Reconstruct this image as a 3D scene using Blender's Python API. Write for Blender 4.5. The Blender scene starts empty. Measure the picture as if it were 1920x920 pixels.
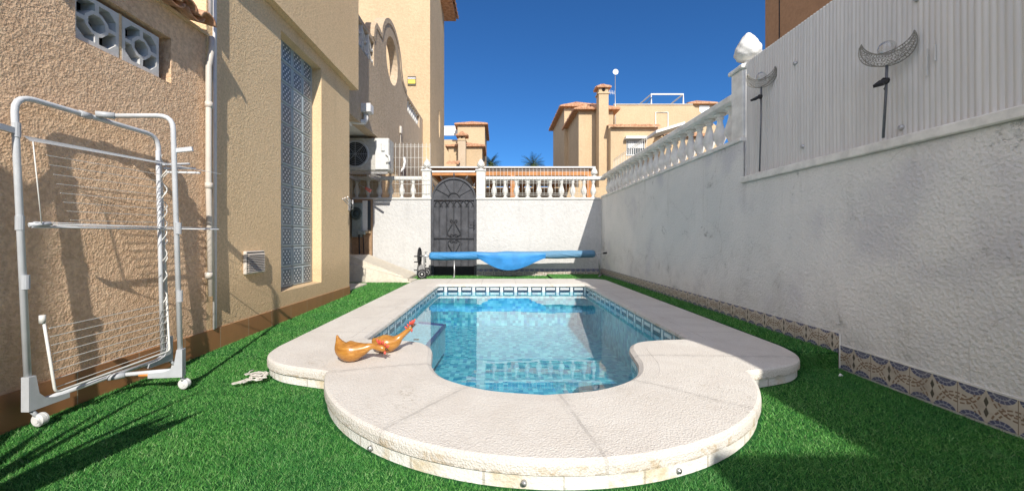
import bpy, math, random
import numpy as np
from mathutils import Vector, noise as mnoise
random.seed(7); rng = np.random.default_rng(7)
S = bpy.context.scene
COL = S.collection
PI = math.pi
# ------------------------------------------------------------------ camera
CAMZ = 0.80; F = 735.0; VX = 935.0; VY = 449.0
cam_d = bpy.data.cameras.new('camera'); cam = bpy.data.objects.new('camera', cam_d); COL.objects.link(cam)
cam.location = (0, 0, CAMZ); cam.rotation_euler = (PI / 2, 0, 0)
cam_d.sensor_width = 36; cam_d.lens = F / 1920 * 36
cam_d.shift_x = (960 - VX) / 1920; cam_d.shift_y = -(460 - VY) / 1920
cam_d.clip_start = 0.02; cam_d.clip_end = 2000
S.camera = cam
# ------------------------------------------------------------------ light
SD = Vector((0.32, -1.42, 1.0)).normalized()      # direction towards the sun
ELEV = math.asin(SD.z)
w = bpy.data.worlds.new('World'); S.world = w; w.use_nodes = True
wn = w.node_tree; bg = wn.nodes['Background']
sky = wn.nodes.new('ShaderNodeTexSky'); sky.sky_type = 'NISHITA'; sky.sun_disc = False
sky.sun_elevation = ELEV; sky.sun_rotation = math.atan2(SD.x, SD.y)
sky.altitude = 0; sky.air_density = 0.9; sky.dust_density = 0.0; sky.ozone_density = 6.0
tint = wn.nodes.new('ShaderNodeVectorMath'); tint.operation = 'MULTIPLY'; tint.inputs[1].default_value = (0.36, 0.72, 1.0); wn.links.new(sky.outputs[0], tint.inputs[0])
# added low sky glow, turned off the sun's bearing to fill the shaded right wall
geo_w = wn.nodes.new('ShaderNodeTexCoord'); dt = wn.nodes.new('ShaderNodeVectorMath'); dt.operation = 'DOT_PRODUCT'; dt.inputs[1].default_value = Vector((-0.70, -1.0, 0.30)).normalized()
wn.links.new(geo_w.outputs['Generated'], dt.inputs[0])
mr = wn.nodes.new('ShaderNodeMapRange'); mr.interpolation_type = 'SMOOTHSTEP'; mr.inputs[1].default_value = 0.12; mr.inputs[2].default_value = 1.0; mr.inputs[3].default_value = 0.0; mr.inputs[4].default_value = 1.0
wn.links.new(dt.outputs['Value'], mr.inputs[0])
fill_glow = wn.nodes.new('ShaderNodeVectorMath'); fill_glow.operation = 'SCALE'; fill_glow.inputs[0].default_value = (9.0, 8.1, 6.9); wn.links.new(mr.outputs[0], fill_glow.inputs['Scale'])
ad = wn.nodes.new('ShaderNodeVectorMath'); ad.operation = 'ADD'; wn.links.new(tint.outputs[0], ad.inputs[0]); wn.links.new(fill_glow.outputs[0], ad.inputs[1])
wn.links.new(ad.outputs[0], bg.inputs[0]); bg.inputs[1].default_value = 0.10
sun_d = bpy.data.lights.new('sun', 'SUN'); sun = bpy.data.objects.new('sun', sun_d); COL.objects.link(sun)
sun_d.energy = 4.1; sun_d.angle = math.radians(0.55); sun_d.color = (1.0, 0.945, 0.86)
sun.rotation_euler = SD.to_track_quat('Z', 'Y').to_euler()
S.view_settings.view_transform = 'Standard'; S.view_settings.look = 'None'
S.view_settings.exposure = 0.38; S.view_settings.gamma = 1.0; S.view_settings.use_curve_mapping = False
S.cycles.max_bounces = 8; S.cycles.transparent_max_bounces = 12
# ------------------------------------------------------------------ node helper
class X:
    """a scalar socket with arithmetic"""
    def __init__(s, nt, v): s.nt = nt; s.v = v
    def _m(s, op, *a):
        n = s.nt.nodes.new('ShaderNodeMath'); n.operation = op
        for i, q in enumerate((s,) + a):
            q = q.v if isinstance(q, X) else q
            if isinstance(q, (int, float)): n.inputs[i].default_value = q
            else: s.nt.links.new(q, n.inputs[i])
        return X(s.nt, n.outputs[0])
    def __add__(s, o): return s._m('ADD', o)
    def __sub__(s, o): return s._m('SUBTRACT', o)
    def __mul__(s, o): return s._m('MULTIPLY', o)
    def __truediv__(s, o): return s._m('DIVIDE', o)
    def frac(s): return s._m('FRACT')
    def floor(s): return s._m('FLOOR')
    def abs(s): return s._m('ABSOLUTE')
    def lt(s, o): return s._m('LESS_THAN', o)
    def gt(s, o): return s._m('GREATER_THAN', o)
    def max(s, o): return s._m('MAXIMUM', o)
    def min(s, o): return s._m('MINIMUM', o)
    def sqrt(s): return s._m('SQRT')
    def sin(s): return s._m('SINE')
    def atan2(s, o): return s._m('ARCTAN2', o)
    def pow(s, o): return s._m('POWER', o)
    def inv(s): return X(s.nt, 1.0)._m('SUBTRACT', s) if False else (s * -1.0) + 1.0
    def ss(s, a, b):
        n = s.nt.nodes.new('ShaderNodeMapRange'); n.interpolation_type = 'SMOOTHSTEP'
        s.nt.links.new(s.v, n.inputs[0]); n.inputs[1].default_value = a; n.inputs[2].default_value = b
        return X(s.nt, n.outputs[0])
class M:
    def __init__(s, name, rough=0.8, spec=0.3, metal=0.0):
        s.m = bpy.data.materials.new(name); s.m.use_nodes = True; s.nt = s.m.node_tree
        s.b = s.nt.nodes['Principled BSDF']; s.b.inputs['Roughness'].default_value = rough
        s.b.inputs['Specular IOR Level'].default_value = spec; s.b.inputs['Metallic'].default_value = metal
        g = s.nt.nodes.new('ShaderNodeNewGeometry'); s.geo = g
        s.pos = g.outputs['Position']
        sp = s.nt.nodes.new('ShaderNodeSeparateXYZ'); s.nt.links.new(s.pos, sp.inputs[0])
        s.x, s.y, s.z = (X(s.nt, sp.outputs[i]) for i in range(3))
    def uv(s):
        u = s.nt.nodes.new('ShaderNodeUVMap'); sp = s.nt.nodes.new('ShaderNodeSeparateXYZ'); s.nt.links.new(u.outputs[0], sp.inputs[0])
        return X(s.nt, sp.outputs[0]), X(s.nt, sp.outputs[1])
    def vec(s, x, y, z):
        c = s.nt.nodes.new('ShaderNodeCombineXYZ')
        for i, q in enumerate((x, y, z)):
            if isinstance(q, X): s.nt.links.new(q.v, c.inputs[i])
            else: c.inputs[i].default_value = q
        return c.outputs[0]
    def noise(s, scale, detail=4, rough=0.6, vec=None, dist=0.0):
        n = s.nt.nodes.new('ShaderNodeTexNoise'); n.inputs['Scale'].default_value = scale
        n.inputs['Detail'].default_value = detail; n.inputs['Roughness'].default_value = rough; n.inputs['Distortion'].default_value = dist
        s.nt.links.new(vec or s.pos, n.inputs['Vector']); return X(s.nt, n.outputs[0])
    def voro(s, scale, feat='F1', vec=None, out=0):
        n = s.nt.nodes.new('ShaderNodeTexVoronoi'); n.feature = feat; n.inputs['Scale'].default_value = scale
        s.nt.links.new(vec or s.pos, n.inputs['Vector']); return X(s.nt, n.outputs[out])
    def white(s, vec):
        n = s.nt.nodes.new('ShaderNodeTexWhiteNoise'); n.noise_dimensions = '3D'; s.nt.links.new(vec, n.inputs[0]); return X(s.nt, n.outputs[0])
    def ramp(s, f, stops):
        n = s.nt.nodes.new('ShaderNodeValToRGB'); s.nt.links.new(f.v, n.inputs[0]); e = n.color_ramp.elements
        while len(e) < len(stops): e.new(0.5)
        for i, (p, c) in enumerate(stops): e[i].position = p; e[i].color = (*c, 1)
        return n.outputs[0]
    def mix(s, f, a, b):
        n = s.nt.nodes.new('ShaderNodeMix'); n.data_type = 'RGBA'
        for k, q in ((0, f), (6, a), (7, b)):
            if isinstance(q, X): s.nt.links.new(q.v, n.inputs[k])
            elif isinstance(q, tuple): n.inputs[k].default_value = (*q, 1)
            elif isinstance(q, (int, float)): n.inputs[k].default_value = q
            else: s.nt.links.new(q, n.inputs[k])
        return n.outputs[2]
    def color(s, c):
        if isinstance(c, tuple): s.b.inputs['Base Color'].default_value = (*c, 1)
        else: s.nt.links.new(c, s.b.inputs['Base Color'])
        return s
    def rough(s, r): s.nt.links.new(r.v, s.b.inputs['Roughness']); return s
    def bump(s, h, dist=0.01, strength=1.0):
        n = s.nt.nodes.new('ShaderNodeBump'); n.inputs['Strength'].default_value = strength; n.inputs['Distance'].default_value = dist
        s.nt.links.new(h.v, n.inputs['Height']); s.nt.links.new(n.outputs[0], s.b.inputs['Normal']); return s
# ------------------------------------------------------------------ mesh helper
def absloc(o):
    v = Vector((0, 0, 0))
    while o is not None: v += o.location; o = o.parent
    return v
class MB:
    def __init__(s): s.v = []; s.f = []; s.uv = {}; s.smooth = set()
    def add(s, vs, fs, smooth=False, uvs=None):
        o = len(s.v); s.v += [tuple(p) for p in vs]
        for i, f in enumerate(fs):
            if smooth: s.smooth.add(len(s.f))
            if uvs: s.uv[len(s.f)] = uvs[i]
            s.f.append(tuple(o + k for k in f))
        return s
    def box(s, x0, x1, y0, y1, z0, z1, bev=0.0):
        if bev > 0:
            b = min(bev, abs(x1 - x0) / 2.01, abs(y1 - y0) / 2.01, abs(z1 - z0) / 2.01)
            vs = []; idx = {}
            for ix in (0, 1):
                for iy in (0, 1):
                    for iz in (0, 1):
                        X_, Y_, Z_ = (x0, x1)[ix], (y0, y1)[iy], (z0, z1)[iz]
                        sx, sy, sz = (1 - 2 * ix) * b, (1 - 2 * iy) * b, (1 - 2 * iz) * b
                        idx[ix, iy, iz, 0] = len(vs); vs.append((X_, Y_ + sy, Z_ + sz))
                        idx[ix, iy, iz, 1] = len(vs); vs.append((X_ + sx, Y_, Z_ + sz))
                        idx[ix, iy, iz, 2] = len(vs); vs.append((X_ + sx, Y_ + sy, Z_))
            fs = []
            q = [(0, 0), (0, 1), (1, 1), (1, 0)]
            for a in (0, 1):
                fs.append([idx[a, i, j, 0] for i, j in q]); fs.append([idx[i, a, j, 1] for i, j in q]); fs.append([idx[i, j, a, 2] for i, j in q])
            for i in (0, 1):
                for j in (0, 1):
                    fs.append([idx[i, j, 0, 0], idx[i, j, 1, 0], idx[i, j, 1, 1], idx[i, j, 0, 1]])
                    fs.append([idx[i, 0, j, 0], idx[i, 1, j, 0], idx[i, 1, j, 2], idx[i, 0, j, 2]])
                    fs.append([idx[0, i, j, 1], idx[1, i, j, 1], idx[1, i, j, 2], idx[0, i, j, 2]])
                    for k in (0, 1): fs.append([idx[i, j, k, 0], idx[i, j, k, 1], idx[i, j, k, 2]])
            return s.add(vs, fs)
        vs = [(x, y, z) for x in (x0, x1) for y in (y0, y1) for z in (z0, z1)]
        return s.add(vs, [(0, 1, 3, 2), (4, 6, 7, 5), (0, 4, 5, 1), (2, 3, 7, 6), (0, 2, 6, 4), (1, 5, 7, 3)])
    def sweep(s, pts, rad, n=8, caps=True, closed=False, sq=None):
        pts = [Vector(p) for p in pts]; m = len(pts)
        if isinstance(rad, (int, float)): rad = [rad] * m
        tang = []
        for i in range(m):
            if closed: t = pts[(i + 1) % m] - pts[i - 1]
            else: t = pts[min(i + 1, m - 1)] - pts[max(i - 1, 0)]
            tang.append(t.normalized())
        up = Vector((0, 0, 1)) if abs(tang[0].z) < 0.9 else Vector((1, 0, 0))
        nrm = (up - tang[0] * up.dot(tang[0])).normalized()
        vs = []
        for i in range(m):
            nrm = nrm - tang[i] * nrm.dot(tang[i])
            if nrm.length < 1e-5: nrm = tang[i].orthogonal()
            nrm.normalize(); bi = tang[i].cross(nrm)
            for k in range(n):
                a = 2 * PI * (k + (0.5 if n == 4 else 0)) / n
                q = (sq[i] if sq else (1, 1))
                vs.append(pts[i] + (nrm * math.cos(a) * q[0] + bi * math.sin(a) * q[1]) * rad[i])
        fs = []
        for i in range(m if closed else m - 1):
            j = (i + 1) % m
            for k in range(n): fs.append((i * n + k, i * n + (k + 1) % n, j * n + (k + 1) % n, j * n + k))
        s.add(vs, fs, smooth=n > 4)
        if caps and not closed:
            o = len(s.v) - len(vs); s.f.append(tuple(o + k for k in range(n))); s.f.append(tuple(o + (m - 1) * n + k for k in reversed(range(n))))
        return s
    def bar(s, a, b, r, n=6): return s.sweep([a, b], r, n)
    def lathe(s, prof, c, n=16, axis='z', mod=None):
        vs = []; m = len(prof)
        for r, h in prof:
            for k in range(n):
                a = 2 * PI * k / n; rr = r * (mod(a, h) if mod else 1)
                p = (rr * math.cos(a), rr * math.sin(a), h)
                if axis == 'x': p = (p[2], p[0], p[1])
                if axis == 'y': p = (p[0], p[2], p[1])
                vs.append((c[0] + p[0], c[1] + p[1], c[2] + p[2]))
        fs = [(i * n + k, i * n + (k + 1) % n, (i + 1) * n + (k + 1) % n, (i + 1) * n + k) for i in range(m - 1) for k in range(n)]
        o = len(s.v); s.add(vs, fs, smooth=True)
        s.f.append(tuple(o + k for k in reversed(range(n)))); s.f.append(tuple(o + (m - 1) * n + k for k in range(n)))
        return s
    def poly(s, outer, holes, fn, depth):
        """flat plate with holes; outer/holes are 2D loops, fn(u,v,d) -> xyz, extruded by depth"""
        import bmesh
        bm = bmesh.new(); loops = [outer] + list(holes); ed = []; vmap = []
        for lp in loops:
            vv = [bm.verts.new((p[0], p[1], 0)) for p in lp]; vmap.append(vv)
            for i in range(len(vv)): ed.append(bm.edges.new((vv[i], vv[(i + 1) % len(vv)])))
        bmesh.ops.triangle_fill(bm, use_beauty=True, use_dissolve=False, edges=ed)
        bm.verts.index_update()
        vs2 = [(v.co.x, v.co.y) for v in bm.verts]; fs2 = [[v.index for v in f.verts] for f in bm.faces]
        lpi = [[v.index for v in vv] for vv in vmap]; bm.free()
        nv = len(vs2)
        if depth == 0: return s.add([fn(u, v, 0) for u, v in vs2], fs2)
        vs = [fn(u, v, 0) for u, v in vs2] + [fn(u, v, depth) for u, v in vs2]
        fs = [tuple(f) for f in fs2] + [tuple(nv + k for k in reversed(f)) for f in fs2]
        for lp in lpi:
            for i in range(len(lp)):
                a, b = lp[i], lp[(i + 1) % len(lp)]; fs.append((a, b, nv + b, nv + a))
        return s.add(vs, fs)
    def build(s, name, mat, parent=None, flat=False, fixn=True):
        me = bpy.data.meshes.new(name); off = absloc(parent) if parent else Vector((0, 0, 0))
        me.from_pydata([(p[0] - off.x, p[1] - off.y, p[2] - off.z) for p in s.v], [], s.f)
        if s.uv:
            ul = me.uv_layers.new(name='UVMap')
            for pi, pl in enumerate(me.polygons):
                q = s.uv.get(pi)
                if q:
                    for k, li in enumerate(pl.loop_indices): ul.data[li].uv = q[k]
        if not flat:
            for i in s.smooth: me.polygons[i].use_smooth = True
        if fixn:
            import bmesh
            bm = bmesh.new(); bm.from_mesh(me); bmesh.ops.recalc_face_normals(bm, faces=bm.faces); bm.to_mesh(me); bm.free()
        me.materials.append(mat.m if isinstance(mat, M) else mat)
        o = bpy.data.objects.new(name, me); COL.objects.link(o)
        if parent: o.parent = parent
        return o
def thing(name, label, cat, loc=(0, 0, 0), group=None):
    o = bpy.data.objects.new(name, None); COL.objects.link(o); o.location = loc; o.empty_display_size = 0.1
    return tag(o, label, cat, group)
def tag(o, label, cat, group=None):
    o['label'] = label; o['category'] = cat
    if group: o['group'] = group
    return o
def struct(o): o['kind'] = 'structure'; return o
def stuff(o): o['kind'] = 'stuff'; return o
def dup(o, dx=(0, 0, 0), parent=None):
    c = o.copy(); COL.objects.link(c); c.location = o.location + Vector(dx)
    if parent: c.parent = parent
    for ch in list(o.children): dup(ch, (0, 0, 0), c)
    return c
def crom(pts, n=6, closed=False):
    out = []; m = len(pts); pts = [Vector((*p, 0)[:3]) for p in pts]
    R = range(m if closed else m - 1)
    for i in R:
        g = (lambda k: pts[k % m]) if closed else (lambda k: pts[max(0, min(m - 1, k))])
        a, b, c, d = g(i - 1), g(i), g(i + 1), g(i + 2)
        for k in range(n):
            t = k / n
            out.append(0.5 * ((2 * b) + (c - a) * t + (2 * a - 5 * b + 4 * c - d) * t * t + (3 * b - a - 3 * c + d) * t ** 3))
    if not closed: out.append(pts[-1])
    return out
def ell(cx, cy, rx, ry, n=24, a0=0): return [(cx + rx * math.cos(a0 + 2 * PI * k / n), cy + ry * math.sin(a0 + 2 * PI * k / n)) for k in range(n)]
def at(px, py, Y): return Vector(((px - VX) * Y / F, Y, CAMZ + (VY - py) * Y / F))
# ------------------------------------------------------------------ materials
def stucco(name, c, c2, bscale=55, bd=0.010, grain=0.16, low=None, rough=0.92):
    m = M(name, rough, 0.15)
    n1 = m.noise(bscale, 5, 0.62); n2 = m.noise(bscale * 2.6, 3, 0.6); nb = m.noise(1.3, 4, 0.55); vv = m.voro(bscale * 0.85, 'SMOOTH_F1')
    v2 = m.voro(bscale * 2.1, 'F1')
    h = n1 * 0.7 + n2 * 0.5 + vv * 0.45 + v2 * 0.35
    col = m.mix(nb.ss(0.35, 0.68), c, c2)
    g = m.mix((n1.ss(0.35, 0.65)), tuple(q * (1 - grain) for q in c2), tuple(min(1, q * (1 + grain)) for q in c))
    col = m.mix(0.5, col, g)
    sk = m.noise(1.0, 5, 0.65, vec=m.vec(m.x * 5.0, m.y * 5.0, m.z * 0.6)).ss(0.52, 0.72)
    col = m.mix(sk * 0.22, col, tuple(q * 0.72 for q in c2))
    if low:   # damp / rough stain near the ground
        d = (m.z * -1.0 + low + m.noise(2.5, 3) * 0.25).ss(0, 0.22)
        col = m.mix(d * 0.4, col, tuple(q * 0.7 for q in c2))
    return m.color(col).bump(h, bd)
TAN = stucco('tan_render', (0.84, 0.62, 0.375), (0.77, 0.56, 0.33), 60, 0.0065, low=0.45)
TAN_ROUGH = stucco('rough_pinkish_render', (0.88, 0.61, 0.40), (0.77, 0.51, 0.315), 46, 0.0095, 0.20, low=0.4)
TAN_FAR = stucco('far_tan_render', (0.62, 0.465, 0.29), (0.55, 0.41, 0.255), 14, 0.012, 0.06)
TAN_ARCH = stucco('grey_tan_render', (0.58, 0.46, 0.33), (0.50, 0.39, 0.27), 20, 0.010, 0.08)
BROWN = stucco('brown_render', (0.42, 0.24, 0.13), (0.36, 0.205, 0.11), 14, 0.006, 0.05)
WHITE = stucco('white_render', (0.60, 0.595, 0.575), (0.54, 0.535, 0.52), 22, 0.009, 0.04)
CREAM = stucco('cream_concrete', (0.70, 0.64, 0.53), (0.60, 0.54, 0.44), 20, 0.004, 0.05)
def weathered():
    m = M('weathered_white_render', 0.9, 0.15)
    big = m.noise(0.9, 5, 0.62, dist=0.6); mid = m.noise(3.2, 6, 0.7, dist=0.8); fine = m.noise(38, 5, 0.65); fv = m.noise(95, 3, 0.6)
    base = m.mix(big.ss(0.35, 0.66), (0.86, 0.85, 0.82), (0.77, 0.775, 0.755))
    base = m.mix((m.noise(1.7, 3, 0.5).ss(0.52, 0.7)) * 0.5, base, (0.55, 0.545, 0.60))
    spots = mid.ss(0.585, 0.70) * m.noise(24, 4, 0.75).ss(0.47, 0.62)
    lowz = (m.z * -1.0 + 0.62 + mid * 0.5).ss(0, 0.55)
    base = m.mix(lowz * mid.ss(0.45, 0.68) * 0.32, base, (0.42, 0.41, 0.38))
    base = m.mix(spots * 0.62, base, (0.23, 0.24, 0.22))
    drip = m.noise(1.0, 5, 0.6, vec=m.vec(m.x * 9.0, m.y * 9.0, m.z * 0.7)).ss(0.57, 0.72) * (m.z - 0.7).ss(0, 0.8)
    base = m.mix(drip * 0.28, base, (0.33, 0.33, 0.28))
    cr = m.voro(1.6, 'DISTANCE_TO_EDGE', vec=m.vec(m.x + mid * 0.35, m.y + mid * 0.35, m.z + big * 0.4)).lt(0.0035)
    base = m.mix(cr * big.ss(0.4, 0.6) * 0.35, base, (0.3, 0.3, 0.28))
    base = m.mix(fv.ss(0.3, 0.7) * 0.12, base, (0.50, 0.50, 0.48))
    return m.color(base).bump(fine * 0.8 + m.voro(55, 'F1') * 0.5 + fv * 0.5 + spots * -0.6, 0.009)
WEATH = weathered()
def plain(name, c, rough=0.5, spec=0.4, metal=0.0, var=0.12, sc=20, bd=0.0):
    m = M(name, rough, spec, metal); n = m.noise(sc, 4)
    m.color(m.mix(n.ss(0.3, 0.7), tuple(q * (1 - var) for q in c), tuple(min(1, q * (1 + var)) for q in c)))
    if bd: m.bump(n, bd)
    return m
WPAINT = plain('white_paint', (0.76, 0.76, 0.73), 0.55, 0.4, var=0.05)
BALU = plain('aged_white_concrete', (0.80, 0.79, 0.745), 0.85, 0.2, var=0.14, sc=9, bd=0.002)
BALU_SUN = plain('sunlit_white_concrete', (0.68, 0.67, 0.63), 0.8, 0.2, var=0.05, sc=14, bd=0.002)
WIRE = plain('white_coated_wire', (0.74, 0.73, 0.68), 0.45, 0.4, var=0.05)
TUBE = plain('grey_white_tube', (0.60, 0.62, 0.64), 0.35, 0.5, var=0.06, sc=12)
PLASTIC = plain('white_plastic', (0.68, 0.68, 0.66), 0.4, 0.5, var=0.06)
GPLASTIC = plain('grey_plastic', (0.48, 0.50, 0.52), 0.45, 0.5, var=0.06)
PIPE = plain('cream_plastic_pipe', (0.66, 0.60, 0.52), 0.5, 0.4, var=0.08, sc=6)
PIPEW = plain('white_plastic_pipe', (0.72, 0.70, 0.68), 0.45, 0.4, var=0.06)
STEEL = plain('galvanised_steel', (0.52, 0.52, 0.52), 0.38, 0.5, 0.7, var=0.1)
GATE = plain('charcoal_painted_steel', (0.060, 0.062, 0.070), 0.5, 0.4, var=0.28, sc=7)
GATE_BAR = plain('black_wrought_iron', (0.028, 0.029, 0.034), 0.45, 0.5, var=0.15)
RUBBER = plain('dark_rubber', (0.03, 0.03, 0.032), 0.8, 0.3)
ACWHITE = plain('yellowed_white_casing', (0.50, 0.48, 0.43), 0.5)
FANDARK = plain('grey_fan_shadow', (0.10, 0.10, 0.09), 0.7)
DARK = plain('dark_void', (0.02, 0.02, 0.022), 0.9, 0.1)
WOOD = plain('orange_stained_wood', (0.50, 0.22, 0.075), 0.6, 0.3, var=0.2, sc=5)
CEIL = plain('white_ceiling_paint', (0.72, 0.70, 0.66), 0.9, 0.2, var=0.03)
SCREEN = plain('precast_concrete', (0.63, 0.62, 0.59), 0.85, 0.2, var=0.07, sc=18, bd=0.003)
ORANGE_P = plain('orange_sticker', (0.75, 0.30, 0.08), 0.5)
PINK = plain('faded_red_plastic', (0.75, 0.22, 0.18), 0.5)
GLASSY = plain('dark_window_glass', (0.05, 0.07, 0.09), 0.08, 0.6)
CURT = plain('pale_curtain', (0.62, 0.62, 0.60), 0.8, var=0.15, sc=8)
def plinth_mat():
    m = M('brown_plinth_tile', 0.45, 0.4); u, v = m.uv()
    j = (u / 0.33).frac(); cell = (u / 0.33).floor(); wv = m.white(m.vec(cell, 3.0, 1.0))
    c = m.ramp(wv, [(0, (0.36, 0.165, 0.07)), (1, (0.43, 0.21, 0.09))])
    c = m.mix(m.noise(9, 5).ss(0.35, 0.7) * 0.4, c, (0.30, 0.15, 0.075))
    line = j.lt(0.014)
    return m.color(m.mix(line, c, (0.45, 0.36, 0.26))).bump(line * -1.0, 0.003)
PLINTH = plinth_mat()
def terracotta(name, far=False):
    m = M(name, 0.85, 0.2); n = m.noise(5 if far else 9, 5, 0.7); v = m.voro(6, 'F1', out=1) if False else m.noise(2.2, 3)
    c = m.ramp(n, [(0.25, (0.30, 0.13, 0.07)), (0.5, (0.60, 0.32, 0.18)), (0.72, (0.78, 0.52, 0.34))])
    c = m.mix(m.noise(40, 4, 0.7).ss(0.5, 0.7) * 0.5, c, (0.22, 0.14, 0.10))
    return m.color(c).bump(n, 0.004)
TILE = terracotta('terracotta_tile')
def coping_mat():
    m = M('cast_white_coping', 0.9, 0.2)
    n = m.noise(3.0, 6, 0.65, dist=0.5); g = m.voro(135, 'F1'); f = m.noise(160, 3, 0.7)
    c = m.mix(n.ss(0.36, 0.66), (0.81, 0.77, 0.70), (0.73, 0.68, 0.61))
    c = m.mix(g.ss(0.1, 0.6) * 0.36, c, (0.50, 0.46, 0.40)); c = m.mix(f.ss(0.5, 0.72) * 0.3, c, (0.88, 0.86, 0.82))
    cx = m.x - 0.2; cy = m.y - 2.45
    ang = cx.atan2(cy * -1.0)     # 0 towards the camera
    wob = (m.noise(6, 3) - 0.5) * 0.02
    r = (cx * cx + cy * cy).sqrt()
    ja = ((((ang + wob) / 0.70 + 0.32).frac() - 0.5).abs() * r * 0.70).lt(0.006)
    js = ((((m.y + wob) / 0.56 + 0.1).frac() - 0.5).abs() * 0.56).lt(0.005)
    jf = ((((m.x + wob) / 0.56).frac() - 0.5).abs() * 0.56).lt(0.005)
    near = m.y.lt(2.5); far = m.y.gt(6.3)
    joint = ja * near + js * near.inv() * far.inv() + jf * far
    soft = m.noise(9, 3).ss(0.3, 0.6)
    c = m.mix(joint * (soft * 0.45 + 0.12), c, (0.45, 0.42, 0.38))
    wide = ((((ang + wob) / 0.70 + 0.32).frac() - 0.5).abs() * r * 0.70).lt(0.03) * near
    c = m.mix(wide * m.noise(30, 4, 0.7).ss(0.35, 0.65) * 0.22, c, (0.40, 0.37, 0.33))
    st = m.noise(1.7, 5, 0.7, dist=1.0).ss(0.55, 0.72) * m.noise(50, 4, 0.8).ss(0.48, 0.66)
    c = m.mix(st * 0.65, c, (0.33, 0.28, 0.20)); c = m.mix(m.noise(0.9, 5, 0.7, dist=1.5).ss(0.5, 0.72) * 0.22, c, (0.50, 0.47, 0.42))
    side = (m.z * -1.0 + 0.078).ss(0, 0.012) * (r.gt(1.1) + m.y.gt(6.9)).min(1.0)
    c = m.mix(side * m.noise(11, 6, 0.75, dist=0.8).ss(0.50, 0.64) * 0.55, c, (0.47, 0.33, 0.16))
    low_ = (m.z * -1.0 + 0.052).ss(0, 0.010) * (r.gt(1.1))
    c = m.mix(low_ * m.noise(18, 4, 0.7).ss(0.42, 0.58) * 0.6, c, (0.30, 0.23, 0.14))
    return m.color(c).bump(g * -0.6 + f * 0.4 + joint * -1.2, 0.004)
COPING = coping_mat()
def skirt_mat():
    m = M('painted_block_skirt', 0.9, 0.2); u, v = m.uv()
    n = m.noise(6, 6, 0.7, dist=0.4); f = m.noise(60, 4)
    j = ((u / 0.28).frac() - 0.5).abs().gt(0.485)
    c = m.mix(n.ss(0.45, 0.68), (0.80, 0.78, 0.73), (0.66, 0.56, 0.40))
    c = m.mix(m.noise(22, 5, 0.75).ss(0.56, 0.68) * (v.gt(0.035)) * 0.7, c, (0.42, 0.26, 0.09))
    c = m.mix(j * 0.55, c, (0.35, 0.30, 0.22))
    return m.color(c).bump(f + j * -1.5, 0.006)
SKIRT = skirt_mat()
def mosaic():
    m = M('turquoise_pool_mosaic', 0.25, 0.5); t = 0.045
    fx, fy, fz = (q / t + 0.013 for q in (m.x, m.y, m.z))
    r1 = m.white(m.vec(fx.floor(), fy.floor(), fz.floor()))
    r2 = m.white(m.vec((fx * 0.5).floor(), fy.floor(), (fz * 0.5 + 0.3).floor()))
    c1 = m.ramp(r1, [(0.0, (0.01, 0.14, 0.28)), (0.3, (0.035, 0.28, 0.38)), (0.5, (0.09, 0.43, 0.50)), (0.75, (0.30, 0.66, 0.68)), (1.0, (0.01, 0.19, 0.42))])
    c2 = m.ramp(r2, [(0.0, (0.03, 0.27, 0.40)), (0.5, (0.12, 0.46, 0.54)), (1.0, (0.30, 0.64, 0.66))])
    c = m.mix(0.3, c1, c2)
    return m.color(c)
MOSAIC = mosaic()
def waterline():
    m = M('navy_and_white_waterline_tile', 0.25, 0.5); u, v = m.uv()
    t = (u / 0.225).frac(); a = (t - 0.5).abs()          # a: 0.5 at the joint
    bar = a.gt(0.405); inner = a.lt(0.31) * v.gt(0.022) * v.lt(0.052); cut = (a - 0.355).abs().lt(0.018)
    key = (((u / 0.0225).frac()).lt(0.5)) * (v - 0.058).abs().lt(0.006) * a.lt(0.33)
    c = m.mix(bar.max(inner), (0.030, 0.052, 0.085), (0.62, 0.66, 0.66))
    c = m.mix(key * 0.6, c, (0.30, 0.36, 0.40)); c = m.mix(cut * 0.5, c, (0.10, 0.14, 0.18))
    return m.color(c)
WLINE = waterline()
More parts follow.
